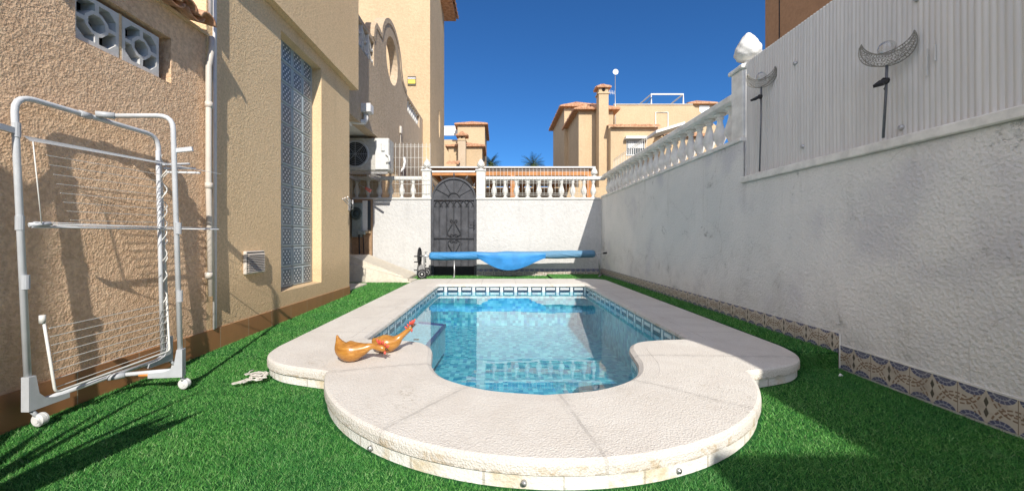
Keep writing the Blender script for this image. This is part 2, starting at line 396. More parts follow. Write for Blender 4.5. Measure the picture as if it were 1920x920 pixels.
def deco():
    m = M('patterned_ceramic_skirting', 0.35, 0.5); u, v = m.uv(); T = 0.213
    t = (u / T).frac() - 0.5; tx = t * T; vt = v - 0.138
    base = m.mix(m.noise(14, 4).ss(0.35, 0.7), (0.60, 0.55, 0.47), (0.50, 0.45, 0.38))
    def arcs(cx, cv, r0, col, w_, dash):
        dx = tx - cx; dv = v - cv; r = (dx * dx + dv * dv).sqrt(); a = dv.atan2(dx)
        return ((r - r0).abs().lt(w_)) * ((a * dash).frac().lt(0.72))
    brown = None
    for cx in (-T / 2, T / 2):
        for cv in (0.0, 0.138):
            for r0 in (0.074, 0.090):
                q = arcs(cx, cv, r0, None, 0.0036, 3.4); brown = q if brown is None else brown.max(q)
    base = m.mix(brown * 0.85, base, (0.20, 0.115, 0.06))
    blue = None; wh = None
    for cx in (-0.053, 0.053):
        for cv in (0.144, -0.010):
            dx = tx - cx; dv = v - cv; r = (dx * dx + dv * dv * 1.6).sqrt(); a = dv.atan2(dx)
            q = r.lt(0.050); s = q * (((a * 2.0).frac() - 0.5).abs().lt(0.09)).max((r - 0.030).abs().lt(0.003))
            blue = q if blue is None else blue.max(q); wh = s if wh is None else wh.max(s)
    base = m.mix(blue, base, (0.10, 0.11, 0.20)); base = m.mix(wh * blue * 0.8, base, (0.45, 0.46, 0.5))
    d1 = (tx.abs() * 2.6 + (v - 0.092).abs()).lt(0.024); d2 = (tx.abs() * 2.6 + (v - 0.046).abs()).lt(0.024)
    base = m.mix(d1.max(d2), base, (0.085, 0.075, 0.06))
    base = m.mix(t.abs().gt(0.492), base, (0.26, 0.21, 0.16))
    base = m.mix(m.noise(7, 5, 0.7).ss(0.5, 0.7) * 0.35, base, (0.33, 0.29, 0.25))
    return m.color(base)
DECO = deco()
def glassblock():
    m = M('frosted_glass_block', 0.3, 0.4); P = 0.2143
    u = ((m.y - 3.70) / P).frac() - 0.5; v = ((m.z - 0.31) / 0.2083).frac() - 0.5
    # bubbles set on a diagonal lattice inside each block
    p = ((u + v) * 3.6 + 0.5).frac() - 0.5; q = ((u - v) * 3.6 + 0.5).frac() - 0.5
    dot = (p * p + q * q).sqrt().lt(0.25) * u.abs().lt(0.30) * v.abs().lt(0.34)
    halo = u.abs().lt(0.37) * v.abs().lt(0.40)
    n = m.noise(2.0, 3)
    c = m.mix(n.ss(0.3, 0.7), (0.36, 0.43, 0.45), (0.46, 0.52, 0.52)); c = m.mix(halo * 0.8, c, (0.05, 0.08, 0.11)); c = m.mix(dot, c, (0.85, 0.88, 0.88))
    m.color(c).bump(dot, 0.004); return m
GBLOCK = glassblock()
MORTAR = plain('pale_mortar', (0.52, 0.54, 0.53), 0.7)
def cane():
    m = M('pale_plastic_cane_panel', 0.55, 0.35)
    n = m.noise(1.0, 4, 0.6, vec=m.vec(m.x * 30.0, m.y * 30.0, m.z * 1.4)); b = m.noise(2, 4)
    c = m.mix(n.ss(0.3, 0.7), (0.62, 0.61, 0.59), (0.72, 0.71, 0.68)); c = m.mix(b.ss(0.4, 0.7) * 0.35, c, (0.55, 0.55, 0.54))
    return m.color(c)
CANE = cane()
def bluecover():
    m = M('blue_reel_cover_fabric', 0.55, 0.35); n = m.noise(3, 5, 0.6, vec=m.vec(m.x * 1.0, m.y * 5.0, m.z * 5.0))
    f = m.x.ss(-0.7, 0.9)
    c = m.mix(n.ss(0.3, 0.7), (0.04, 0.22, 0.50), (0.07, 0.29, 0.58)); c = m.mix(f * 0.75, c, (0.14, 0.27, 0.37))
    w_ = m.noise(1.0, 4, 0.6, vec=m.vec(m.x * 7.0 + m.z * 30.0, 0.0, m.z * 6.0)); return m.color(c).bump(w_, 0.03)
BLUE = bluecover()
BLUEFLAP = plain('blue_reel_cover_flap', (0.04, 0.25, 0.60), 0.5, 0.35, var=0.12, sc=5, bd=0.01)
def duckwood():
    m = M('varnished_orange_wood', 0.25, 0.6)
    n = m.noise(1.0, 6, 0.7, vec=m.vec(m.x * 18.0, m.y * 18.0, m.z * 70.0), dist=0.8)
    return m.color(m.ramp(n, [(0.3, (0.26, 0.10, 0.02)), (0.5, (0.43, 0.19, 0.035)), (0.7, (0.55, 0.27, 0.06))]))
DUCK = duckwood()
COMB = plain('red_painted_comb', (0.70, 0.10, 0.07), 0.35, 0.5)
def soil():
    m = M('turf_backing', 0.95, 0.1); n = m.noise(60, 4)
    return m.color(m.mix(n.ss(0.3, 0.7), (0.010, 0.060, 0.016), (0.025, 0.115, 0.03)))
TURF = soil()
def blade():
    m = M('artificial_grass_blade', 0.5, 0.25); r = X(m.nt, m.geo.outputs['Random Per Island'])
    c = m.ramp(r, [(0.0, (0.030, 0.120, 0.022)), (0.35, (0.060, 0.245, 0.040)), (0.7, (0.110, 0.360, 0.070)), (0.92, (0.22, 0.47, 0.12)), (1.0, (0.34, 0.48, 0.22))])
    c = m.mix(m.noise(1.8, 4).ss(0.42, 0.66) * 0.35, c, (0.03, 0.17, 0.05)); c = m.mix(m.noise(5, 4, 0.7).ss(0.56, 0.7) * 0.3, c, (0.20, 0.36, 0.13))
    m.color(c); return m
BLADE = blade()
def asphalt():
    m = M('street_paving', 0.95, 0.1); n = m.noise(3, 5); return m.color(m.mix(n, (0.16, 0.15, 0.13), (0.25, 0.23, 0.2)))
STREET = asphalt()
def water():
    m = bpy.data.materials.new('pool_water'); m.use_nodes = True; nt = m.node_tree; nt.nodes.clear(); L = nt.links.new
    out = nt.nodes.new('ShaderNodeOutputMaterial'); mx = nt.nodes.new('ShaderNodeMixShader')
    fr = nt.nodes.new('ShaderNodeMath'); fr.operation = 'MULTIPLY_ADD'; fr.inputs[1].default_value = 0.98; fr.inputs[2].default_value = 0.02
    g0 = nt.nodes.new('ShaderNodeNewGeometry'); dp = nt.nodes.new('ShaderNodeVectorMath'); dp.operation = 'DOT_PRODUCT'; ab = nt.nodes.new('ShaderNodeMath'); ab.operation = 'ABSOLUTE'
    om = nt.nodes.new('ShaderNodeMath'); om.operation = 'SUBTRACT'; om.inputs[0].default_value = 1.0; pw_ = nt.nodes.new('ShaderNodeMath'); pw_.operation = 'POWER'; pw_.inputs[1].default_value = 4.6
    L(g0.outputs['Incoming'], dp.inputs[0]); L(g0.outputs['Normal'], dp.inputs[1]); L(dp.outputs['Value'], ab.inputs[0]); L(ab.outputs[0], om.inputs[1]); L(om.outputs[0], pw_.inputs[0]); L(pw_.outputs[0], fr.inputs[0])
    tr = nt.nodes.new('ShaderNodeBsdfTransparent'); tr.inputs[0].default_value = (0.70, 0.92, 0.97, 1)
    gl = nt.nodes.new('ShaderNodeBsdfGlossy'); gl.inputs['Roughness'].default_value = 0.0; gl.inputs[0].default_value = (1, 1, 1, 1)
    tc = nt.nodes.new('ShaderNodeNewGeometry'); ns = nt.nodes.new('ShaderNodeTexNoise'); ns.inputs['Scale'].default_value = 3.0; ns.inputs['Detail'].default_value = 2
    bp = nt.nodes.new('ShaderNodeBump'); bp.inputs['Distance'].default_value = 0.0012
    L(tc.outputs['Position'], ns.inputs['Vector']); L(ns.outputs[0], bp.inputs['Height']); L(bp.outputs[0], gl.inputs['Normal'])
    L(fr.outputs[0], mx.inputs[0]); L(tr.outputs[0], mx.inputs[1]); L(gl.outputs[0], mx.inputs[2]); L(mx.outputs[0], out.inputs[0])
    return m
WATER = water()
def leafm(name, a, b):
    m = M(name, 0.55, 0.3); r = X(m.nt, m.geo.outputs['Random Per Island']); return m.color(m.ramp(r, [(0, a), (1, b)]))
FROND = leafm('palm_frond_green', (0.04, 0.075, 0.02), (0.12, 0.15, 0.045))
PLANT = leafm('dark_succulent_leaf', (0.04, 0.09, 0.03), (0.09, 0.16, 0.05))
BARK = plain('palm_bark', (0.16, 0.11, 0.07), 0.9)
# ------------------------------------------------------------------ ground, pool
XL = -2.08; XR = 2.14; D = 8.16; XC = 0.21
def sstep(a, b, t): t = max(0, min(1, (t - a) / (b - a))); return t * t * (3 - 2 * t)
def gz(x, y): return -0.013 + 0.058 * sstep(1.8, 6.5, y)
# outline of the coping
circ_r = 1.19; cc = (XC - 0.01, 2.45)
half = []
for k in range(33):      # from the nearest point to the junction with the ear
    a = math.radians(107.0) * k / 32 * 1.0
    half.append((circ_r * math.sin(a), cc[1] - circ_r * math.cos(a)))
half = [p for p in half if not (p[1] > 2.12)]
half.append((1.142, 2.115))
ear = crom([(1.142, 2.115), (1.30, 2.165), (1.46, 2.23), (1.585, 2.335), (1.66, 2.47), (1.69, 2.62)], 6)[1:]
half += [(p.x, p.y) for p in ear] + [(1.69, y) for y in (3.2, 4, 5, 6, 6.6)]
half += [(1.69 - 0.30 * (1 - math.cos(a)), 6.85 + 0.30 * math.sin(a)) for a in [PI / 2 * k / 8 for k in range(9)]] + [(0.7, 7.15)]
outer = [(XC + x, y) for x, y in half] + [(XC, 7.15)] + [(XC - x, y) for x, y in reversed(half[1:])]
ih = crom([(0, 1.825), (0.27, 1.885), (0.50, 2.05), (0.60, 2.245), (0.635, 2.44), (0.665, 2.60), (0.745, 2.735), (0.90, 2.80), (1.06, 2.825)], 6)
ih = [(p.x, p.y) for p in ih] + [(1.14, 2.835), (1.18, 2.87)] + [(1.18, y) for y in (3.4, 4, 5, 6, 6.24)] + [(1.14, 6.30), (0.6, 6.30)]
inner = [(XC + x, y) for x, y in ih] + [(XC, 6.30)] + [(XC - x, y) for x, y in reversed(ih[1:])]
def offset(lp, d):
    """offset a counter-clockwise loop outwards by d"""
    n = len(lp); out = []
    for i in range(n):
        a = Vector(lp[i - 1]); b = Vector(lp[i]); c = Vector(lp[(i + 1) % n])
        t1 = (b - a).normalized(); t2 = (c - b).normalized()
        n1 = Vector((t1.y, -t1.x)); n2 = Vector((t2.y, -t2.x)); nn = (n1 + n2)
        nn = nn.normalized() / max(0.55, math.sqrt((1 + n1.dot(n2)) / 2)); out.append((b.x + nn.x * d, b.y + nn.y * d))
    return out
def strip(mb, loopA, loopB, u_from=None, smooth=True, vA=0, vB=1):
    n = len(loopA); us = [0]
    for i in range(n):
        a = loopA[i]; b = loopA[(i + 1) % n]; us.append(us[-1] + math.dist(a[:2], b[:2]))
    vs = list(loopA) + list(loopB); fs = []; uvs = []
    for i in range(n):
        j = (i + 1) % n; fs.append((i, j, n + j, n + i)); uvs.append([(us[i], vA), (us[i + 1], vA), (us[i + 1], vB), (us[i], vB)])
    mb.add(vs, fs, smooth, uvs)
def lift(lp, z): return [(x, y, z) for x, y in lp]
ZC = 0.09; ZW = -0.03; ZF = -0.58
pool = thing('swimming_pool', 'turquoise mosaic swimming pool with rounded near end and white stone coping', 'swimming pool', (XC, 4.4, 0))
mb = MB()
rings = [(inner, 0.038), (offset(inner, -0.012), 0.052), (offset(inner, -0.006), 0.071), (offset(inner, 0.018), 0.085), (offset(inner, 0.10), 0.0885)]
for (a, za), (b, zb) in zip(rings, rings[1:]): strip(mb, lift(a, za), lift(b, zb))
o1, o2, o3 = offset(outer, -0.014), offset(outer, 0.0), outer
strip(mb, lift(offset(outer, -0.016), ZC), lift(offset(outer, -0.003), ZC - 0.007)); strip(mb, lift(offset(outer, -0.003), ZC - 0.007), lift(outer, ZC - 0.02)); strip(mb, lift(outer, ZC - 0.02), lift(offset(outer, 0.0), 0.040)); strip(mb, lift(outer, 0.040), lift(offset(outer, -0.03), 0.038))
mb.poly(offset(outer, -0.016), [offset(inner, 0.10)], lambda u, v, d: (u, v, ZC if True else 0), 0)
# weld the 1.5 mm step between rim and slab
strip(mb, lift(offset(inner, 0.10), 0.0885), lift(offset(inner, 0.10), ZC))
mb.build('coping', COPING, pool, fixn=True)
mb = MB(); strip(mb, lift(offset(outer, -0.013), -0.05), lift(offset(outer, -0.013), 0.041), vA=-0.05, vB=0.041); mb.build('skirt', SKIRT, pool)
mb = MB(); strip(mb, lift(offset(inner, 0.004), -0.045), lift(offset(inner, 0.004), 0.040), vA=-0.015, vB=0.07); mb.build('waterline_tiles', WLINE, pool)
mb = MB(); wl = offset(inner, 0.006); strip(mb, lift(wl, ZF), lift(wl, -0.044)); mb.poly(wl, [], lambda u, v, d: (u, v, ZF), 0); mb.build('basin', MOSAIC, pool, flat=True)
SEATM = plain('pale_blue_seat_mosaic', (0.36, 0.56, 0.62), 0.4, var=0.25, sc=38)
NAVY = plain('navy_edge_tile', (0.03, 0.05, 0.20), 0.3)
mb = MB(); sp = [(-0.965, 2.80), (-0.66, 2.80), (-0.66, 3.75), (-0.62, 4.55), (-0.965, 4.70)]
mb.poly(sp, [], lambda u, v, d: (u, v, -0.20 - d), 0.29); st = mb.build('seat', SEATM, pool)
mb = MB(); mb.sweep([(-0.665, 3.0, -0.195), (-0.665, 3.75, -0.195), (-0.625, 4.55, -0.195), (-0.95, 4.69, -0.195)], 0.022, 4); mb.build('edge_tiles', NAVY, st)
mb = MB()
mb.box(-0.85, -0.80, 3.9, 3.935, -0.199, -0.193)
mb.build('drain_grille', DARK, st)
for (a, r) in ((-0.13, 0.02), (0.47, 0.02), (-0.83, 0.014)):
    pass
for px, py in ((910, 905), (1222, 900), (667, 850)):
    ang = math.atan2((px - 985) / 1.0, 620) * 1.0
    ang = {910: -0.10, 1222: 0.36, 667: -0.62}[px]
    c = (cc[0] + (circ_r - 0.012) * math.sin(ang), cc[1] - (circ_r - 0.012) * math.cos(ang), 0.010)
    d = Vector((math.sin(ang), -math.cos(ang), 0)); mb = MB(); mb.sweep([Vector(c), Vector(c) + d * 0.012, Vector(c) + d * 0.013, Vector(c) + d * 0.009], [0.010, 0.009, 0.005, 0.004], 12)
    mb.build('drain_plug', STEEL, pool)
mb = MB(); mb.poly(offset(inner, 0.003), [], lambda u, v, d: (u, v, ZW), 0); wt = struct(mb.build('water', WATER, fixn=False))
if wt.data.polygons[0].normal.z < 0: wt.data.flip_normals()
# lawn base with the pool cut out
hole = offset(outer, -0.02)
mb = MB(); ext = [(-3.2, -6), (2.3, -6), (2.3, 8.25), (-3.2, 8.25)]
import bmesh
ext2 = []
for i in range(4):
    a = ext[i]; b = ext[(i + 1) % 4]
    for k in range(12): ext2.append((a[0] + (b[0] - a[0]) * k / 12, a[1] + (b[1] - a[1]) * k / 12))
mb.poly(ext2, [hole], lambda u, v, d: (u, v, gz(u, v)), 0); struct(mb.build('lawn', TURF))
# raised strip on the right
TZ = 0.088
mb = MB(); tp = [(XC + 1.685, 2.62), (XC + 1.69, 2.48), (2.2, 2.46), (2.2, 8.2), (1.0, 8.2), (1.0, 7.16), (XC + 1.39, 7.14), (XC + 1.60, 7.06), (XC + 1.685, 6.85)]
mb.poly(tp, [], lambda u, v, d: (u, v, TZ - 0.012 * sstep(6, 8, v) - d), 0.16); struct(mb.build('lawn_terrace', TURF))
mb = MB(); mb.poly([(-400, -400), (400, -400), (400, 400), (-400, 400)], [[(-3.1, -5.9), (2.25, -5.9), (2.25, 8.2), (-3.1, 8.2)]], lambda u, v, d: (u, v, 0.0), 0); struct(mb.build('ground', STREET))
# ------------------------------------------------------------------ grass blades
def in_poly(px, py, lp):
    c = np.zeros(px.shape, bool); n = len(lp)
    for i in range(n):
        x1, y1 = lp[i]; x2, y2 = lp[i - 1]
        cond = ((y1 > py) != (y2 > py)); xi = (x2 - x1) * (py - y1) / ((y2 - y1) + 1e-12) + x1
        c ^= cond & (px < xi)
    return c
def blades(name, zones, seed):
    r = np.random.default_rng(seed); P = []; H = []; Wd = []
    for (x0, x1, y0, y1, dens, h, wd, zf, keep) in zones:
        n = int((x1 - x0) * (y1 - y0) * dens); x = r.uniform(x0, x1, n); y = r.uniform(y0, y1, n)
        k = keep(x, y); x, y = x[k], y[k]; z = zf(x, y)
        P.append(np.stack([x, y, z], 1)); H.append(h * r.uniform(0.55, 1.2, len(x))); Wd.append(np.full(len(x), wd) * r.uniform(0.7, 1.2, len(x)))
    P = np.concatenate(P); H = np.concatenate(H); Wd = np.concatenate(Wd); n = len(P)
    a = r.uniform(0, 2 * PI, n); lean = r.uniform(0.2, 1.5, n) * H; la = r.uniform(0, 2 * PI, n)
    dx = np.stack([np.cos(a), np.sin(a), 0 * a], 1) * Wd[:, None] / 2
    tip = P + np.stack([np.cos(la) * lean, np.sin(la) * lean, H], 1)
    V = np.empty((n, 3, 3)); V[:, 0] = P - dx; V[:, 1] = P + dx; V[:, 2] = tip
    me = bpy.data.meshes.new(name); me.vertices.add(3 * n); me.loops.add(3 * n); me.polygons.add(n)
    me.vertices.foreach_set('co', V.reshape(-1)); me.loops.foreach_set('vertex_index', np.arange(3 * n, dtype=np.int32))
    me.polygons.foreach_set('loop_start', np.arange(0, 3 * n, 3, dtype=np.int32)); me.update(calc_edges=True)
    me.materials.append(BLADE.m); o = bpy.data.objects.new(name, me); COL.objects.link(o); return stuff(o)
gzv = lambda x, y: -0.015 + 0.058 * (lambda t: t * t * (3 - 2 * t))(np.clip((y - 1.8) / 4.7, 0, 1))
hole_np = offset(outer, 0.004)
def keepL(x, y): return ~in_poly(x, y, hole_np) & ~((x > XC + 1.69) & (y > 2.47)) & ~((x > 1.0) & (y > 7.15)) & (x > XL + 0.004 - 1.2 * (y > 5.46)) & (x < XR - 0.004)
blades('grass', [(-2.08, 2.14, 1.0, 1.6, 66000, 0.0135, 0.0025, gzv, keepL), (-2.08, 2.14, 1.6, 2.6, 44000, 0.0135, 0.0029, gzv, keepL),
                 (-2.08, 2.14, 2.6, 4.5, 26000, 0.0135, 0.0040, gzv, keepL), (-3.0, 2.14, 4.5, 8.16, 10000, 0.016, 0.007, gzv, keepL)], 3)
tz = lambda x, y: TZ - 0.002 - 0.012 * np.clip((y - 6) / 2, 0, 1) + 0 * x
keepT = lambda x, y: in_poly(x, y, offset(tp, -0.004)) & ~in_poly(x, y, hole_np) & (x < XR - 0.004)
g2 = blades('grass_on_terrace', [(1.88, 2.14, 2.45, 4.5, 20000, 0.020, 0.0045, tz, keepT), (1.0, 2.14, 4.5, 8.16, 9000, 0.018, 0.008, tz, keepT)], 5)
# blades on the upright face of the step
r = np.random.default_rng(9); n = 3600; x = r.uniform(XC + 1.69, XR, n); z = r.uniform(0, TZ, n); P = np.stack([x, np.full(n, 2.475 - 0.0), z], 1); h = r.uniform(0.01, 0.02, n)
a = r.uniform(0, PI, n); dxx = np.stack([np.cos(a), 0 * a, np.sin(a)], 1) * 0.0022
tip = P + np.stack([r.uniform(-.5, .5, n) * h, -h, r.uniform(-1.2, 0.4, n) * h], 1)
mb = MB()
for i in range(n): mb.add([P[i] - dxx[i], P[i] + dxx[i], tip[i]], [(0, 1, 2)])
stuff(mb.build('grass_on_step', BLADE, fixn=False))
# ------------------------------------------------------------------ right boundary wall
def balprof(h, r=0.062):
    q = [(0.62, 0.0), (0.85, 0.0), (0.85, 0.05), (0.55, 0.07), (0.42, 0.11), (0.60, 0.19), (0.92, 0.30), (1.0, 0.38), (0.92, 0.46), (0.62, 0.62), (0.42, 0.76), (0.40, 0.82), (0.62, 0.85), (0.62, 0.88), (0.45, 0.90), (0.80, 0.95), (0.85, 0.96), (0.85, 1.0)]
    return [(a * r, b * h) for a, b in q[1:]]
def baluster(x, y, z0, z1, parent, mat=BALU, n=12):
    mb = MB(); mb.lathe(balprof(z1 - z0), (x, y, z0), n); return mb.build('baluster', mat, parent)
def finial(x, y, z, s, parent, mat):
    prof = [(0.30, 0.0), (0.42, 0.03), (0.42, 0.08), (0.20, 0.12), (0.16, 0.19), (0.36, 0.24), (0.49, 0.31), (0.54, 0.40), (0.53, 0.50), (0.46, 0.63), (0.35, 0.76), (0.22, 0.88), (0.10, 0.97), (0.02, 1.0)]
    mod = lambda a, h: 1 + (0.038 * (math.sin(7 * a + h / s * 22) + math.sin(7 * a - h / s * 22)) if h > 0.25 * s else 0)
    fine = []
    for (a, b), (c, d) in zip(prof, prof[1:]):
        for k in range(3): fine.append((a + (c - a) * k / 3, b + (d - b) * k / 3))
    fine.append(prof[-1]); mb = MB(); mb.lathe([(a * s * 0.62, b * s) for a, b in fine], (x, y, z), 42, mod=mod); return mb.build('finial', mat, parent)
def tileband(x0y0, x1y1, z0, z1, thick, parent, name='tile_skirting'):
    (xa, ya), (xb, yb) = x0y0, x1y1; L = math.dist((xa, ya), (xb, yb)); t = Vector(((xb - xa) / L, (yb - ya) / L)); nx, ny = -t.y * thick, t.x * thick
    mb = MB(); A = (xa + nx, ya + ny); B = (xb + nx, yb + ny)
    mb.add([(*A, z0), (*B, z0), (*B, z1), (*A, z1)], [(0, 1, 2, 3)], uvs=[[(0, 0), (L, 0), (L, z1 - z0), (0, z1 - z0)]])
    mb.add([(*A, z1), (*B, z1), (xb, yb, z1), (xa, ya, z1)], [(0, 1, 2, 3)], uvs=[[(0.1, .1)] * 4])
    mb.add([(*A, z0), (*A, z1), (xa, ya, z1), (xa, ya, z0)], [(0, 1, 2, 3)], uvs=[[(0.1, .1)] * 4])
    mb.add([(*B, z0), (*B, z1), (xb, yb, z1), (xb, yb, z0)], [(0, 1, 2, 3)], uvs=[[(0.1, .1)] * 4])
    return mb.build(name, DECO, parent)
rw = thing('garden_wall', 'long weathered white wall along the right side of the pool, with balusters farther back', 'wall', (XR, 3.0, 0))
YP = 3.42
def wobble_wall(y0, y1, z0, z1, x):   # slightly uneven hand-rendered face
    mb = MB(); ny = max(2, int((y1 - y0) / 0.12)); nz = max(2, int((z1 - z0) / 0.12)); vs = []; fs = []
    for i in range(ny + 1):
        for j in range(nz + 1):
            y = y0 + (y1 - y0) * i / ny; z = z0 + (z1 - z0) * j / nz
            vs.append((x + 0.006 * mnoise.noise((0.0, y * 1.6, z * 1.6)) - 0.004, y, z))
    for i in range(ny):
        for j in range(nz): a = i * (nz + 1) + j; fs.append((a, a + 1, a + nz + 2, a + nz + 1))
    mb.add(vs, fs, smooth=True); return mb
mb = wobble_wall(-4.0, YP, -0.05, 1.29, XR); mb.box(XR + 0.012, XR + 0.2, -4.0, YP, -0.05, 1.288); mb.build('near_wall', WEATH, rw)
mb = wobble_wall(YP, 8.16, -0.05, 1.66, XR); mb.box(XR + 0.012, XR + 0.2, YP + 0.002, 8.36, -0.05, 1.658); mb.build('far_wall', WEATH, rw)
mb = MB(); mb.box(XR - 0.03, XR + 0.23, -4.0, YP + 0.01, 1.292, 1.345, 0.006); mb.build('cap', BALU, rw)
mb = MB(); mb.box(XR - 0.022, XR + 0.222, YP + 0.012, 8.14, 1.662, 1.70, 0.006); mb.build('sill', BALU, rw)
mb = MB(); mb.box(XR + 0.0, XR + 0.20, YP + 0.19, 8.14, 2.07, 2.14, 0.012); mb.build('top_rail', BALU, rw)
mb = MB(); mb.box(XR + 0.0, XR + 0.2, YP + 0.02, YP + 0.19, 1.70, 2.30, 0.008); mb.box(XR - 0.02, XR + 0.22, YP + 0.0, YP + 0.21, 2.30, 2.335, 0.006); mb.build('pier', BALU, rw)
finial(XR + 0.10, YP + 0.10, 2.335, 0.32, rw, BALU_SUN)
for k in range(22): baluster(XR + 0.10, 3.77 + k * 0.2, 1.70, 2.07, rw)
tileband((XR, 2.46), (XR, -4.0), 0.0, 0.142, -0.008, rw)
tileband((XR, 8.15), (XR, 2.455), 0.09, 0.212, -0.008, rw)
mb = MB(); mb.box(XR - 0.010, XR - 0.001, 2.446, 2.456, 0.0, 0.215, 0.002); mb.box(XR - 0.010, XR + 0.0, -4, 2.43, 0.142, 0.150); mb.build('tile_edging', BALU, rw)
# small wire fence on the outer side of the far end of the balustrade
def wiremesh(a, b, z0, z1, dv, zs, r, mb):
    a = Vector(a); b = Vector(b); L = (b - a).length; n = int(L / dv)
    for i in range(n + 1):
        p = a + (b - a) * i / n; mb.bar((p.x, p.y, z0), (p.x, p.y, z1), r, 5)
    for z in zs: mb.bar((a.x, a.y, z), (b.x, b.y, z), r, 5)
mb = MB(); wiremesh((XR + 0.24, 6.3), (XR + 0.24, 8.1), 1.75, 2.46, 0.10, (1.9, 2.2, 2.42, 2.45), 0.0035, mb)
o = mb.build('wire_fence', WIRE); tag(o, 'short white wire fence behind the balusters in the far right corner', 'fence')
# ------------------------------------------------------------------ corrugated screen
mb = MB(); nY = int((YP + 4.0) / 0.0036); p = 0.027; vs = []; fs = []
Y0, Y1 = -4.0, YP - 0.005
import itertools
ys = [Y0 + (Y1 - Y0) * i / (int((Y1 - Y0) / p) * 7) for i in range(int((Y1 - Y0) / p) * 7 + 1)]
for y in ys:
    ph = (y / p) % 1; tz_ = 2.72 if -0.8 < y < 2.4 else 2.345; d = 0.0065 * abs(math.sin(PI * ph)) + 0.004 * mnoise.noise((0, y * 2.1, 0)) + 0.0016 * mnoise.noise((5, math.floor(y / p) * 1.7, 0))  # screen top raised out of view to widen its shadow on the coping
    vs += [(XR + 0.025 - d, y, 1.348), (XR + 0.025 - d - 0.003, y, 1.85), (XR + 0.025 - d, y, tz_), (XR + 0.035, y, 1.348), (XR + 0.035, y, tz_)]
for i in range(len(ys) - 1):
    a = i * 5; b = a + 5; fs += [(a, a + 1, b + 1, b), (a + 1, a + 2, b + 2, b + 1), (a + 2, a + 4, b + 4, b + 2), (a + 4, a + 3, b + 3, b + 4), (a + 3, a, b, b + 3)]
mb.add(vs, fs, smooth=False); scr = thing('privacy_screen', 'pale grey ribbed plastic privacy screen standing on the near right wall', 'screen', (XR + 0.05, 0, 1.345)); mb.build('ribbed_panel', CANE, scr)
for py_, z in ((2.10, 1.40), (2.02, 2.04), (2.78, 1.46), (2.85, 2.08)):
    mb = MB(); mb.lathe([(0.0, -0.012), (0.011, -0.010), (0.014, 0.0), (0.014, 0.01)], (XR + 0.016, py_, z), 10, axis='x'); mb.build('fixing_cap', STEEL, scr)
mb = MB(); mb.box(XR + 0.008, XR + 0.014, 1.967, 1.973, 1.62, 1.76); mb.box(XR + 0.008, XR + 0.014, 1.93, 1.935, 1.68, 1.76); mb.build('reflection_streak', PLASTIC, scr)  # thin white strips standing in for light reflections on the panel
# ------------------------------------------------------------------ crescent garden lights
def crescent(x, y, z, zb, R, label, rot):
    t = thing('crescent_garden_light', label, 'garden light', (x, y, zb), 'crescent garden lights'); ca, sa = math.cos(rot), math.sin(rot)
    # local u runs along -Y..; plane turned a little towards the pool
    def P(u, v, d=0): return (x - d * ca + u * sa * 0.0 + u * math.sin(rot), y - u * math.cos(rot) + d * 0, z + v)
    outerc = [(R * math.cos(a), R * math.sin(a)) for a in [PI + math.radians(-22) + math.radians(224) * k / 28 for k in range(29)]]
    ox, oy = R * 0.0, R * 0.42; r2 = R * 0.86
    a0 = math.atan2(outerc[0][1] - oy, outerc[0][0] - ox); a1 = math.atan2(outerc[-1][1] - oy, outerc[-1][0] - ox)
    if a0 < 0: a0 += 2 * PI
    if a1 < a0: a1 += 2 * PI
    rr0 = math.dist(outerc[0], (ox, oy)); inn = []
    for k in range(29):
        a = a0 + (a1 - a0) * k / 28; inn.append((ox + rr0 * math.cos(a) * 1.0, oy + rr0 * math.sin(a) * 0.86))
    inn[0] = outerc[0]; inn[-1] = outerc[-1]
    mb = MB()
    for d in (-0.5, 0.5):
        for lp in (outerc, inn):
            pts = []
            for k, (u, v) in enumerate(lp):
                s_ = math.sin(PI * k / 28) * 0.022; pts.append(P(u, v, d * 2 * s_))
            mb.sweep(pts, 0.0022 * R / 0.13 + 0.0006, 6)
    rg = random.Random(4)
    for k in range(2, 27):   # filigree scrolls
        wdt = math.dist(outerc[k], inn[k]); nn = max(1, int(wdt / (R * 0.16)))
        for q in range(nn):
            f = (q + 0.5) / nn; u = outerc[k][0] * (1 - f) + inn[k][0] * f; v = outerc[k][1] * (1 - f) + inn[k][1] * f
            rad = min(R * 0.085, wdt / nn * 0.55); s_ = math.sin(PI * k / 28) * 0.022
            for d in (-1, 1):
                a_ = rg.uniform(0, 6.28)
                mb.sweep([P(u + rad * math.cos(a_ + b) * (1 - b * .08), v + rad * math.sin(a_ + b) * (1 - b * .08), d * s_) for b in [i * 0.75 for i in range(8)]], 0.0017 * R / 0.13, 4)
    mb.build('moon', FILI, t)
    mb = MB(); mb.lathe([(R * 0.36 * math.sin(a), -R * 0.36 * math.cos(a)) for a in [PI * (k + .05) / 12.1 for k in range(13)]], P(0.0, -R * 0.15), 18); mb.build('glass_ball', BALLG, t)
    mb = MB(); mb.sweep([(x, y + 0.02, zb), (x, y + 0.005, (zb + z) / 2), (x, y, z - R * 0.98)], 0.0062, 8); mb.build('stake', STAKE, t)
    mb = MB(); zz = z - R * 1.85; mb.sweep([(x - 0.015, y + 0.0, zz + 0.012), (x - 0.10, y - 0.055, zz - 0.035)], [0.028, 0.028], 4, sq=[(0.38, 1), (0.38, 1)])
    mb.sweep([(x + 0.0, y, zz + 0.01), (x - 0.02, y, zz + 0.01)], 0.018, 8); mb.sweep([(x - 0.0, y, zz), (x + 0.015, y + 0.03, zz - 0.02), (x, y + 0.005, zz - 0.045)], 0.003, 5); mb.build('solar_panel', RUBBER, t)
    return t
FILI = plain('weathered_silver_wire', (0.26, 0.25, 0.21), 0.5, 0.5, 0.5, var=0.2)
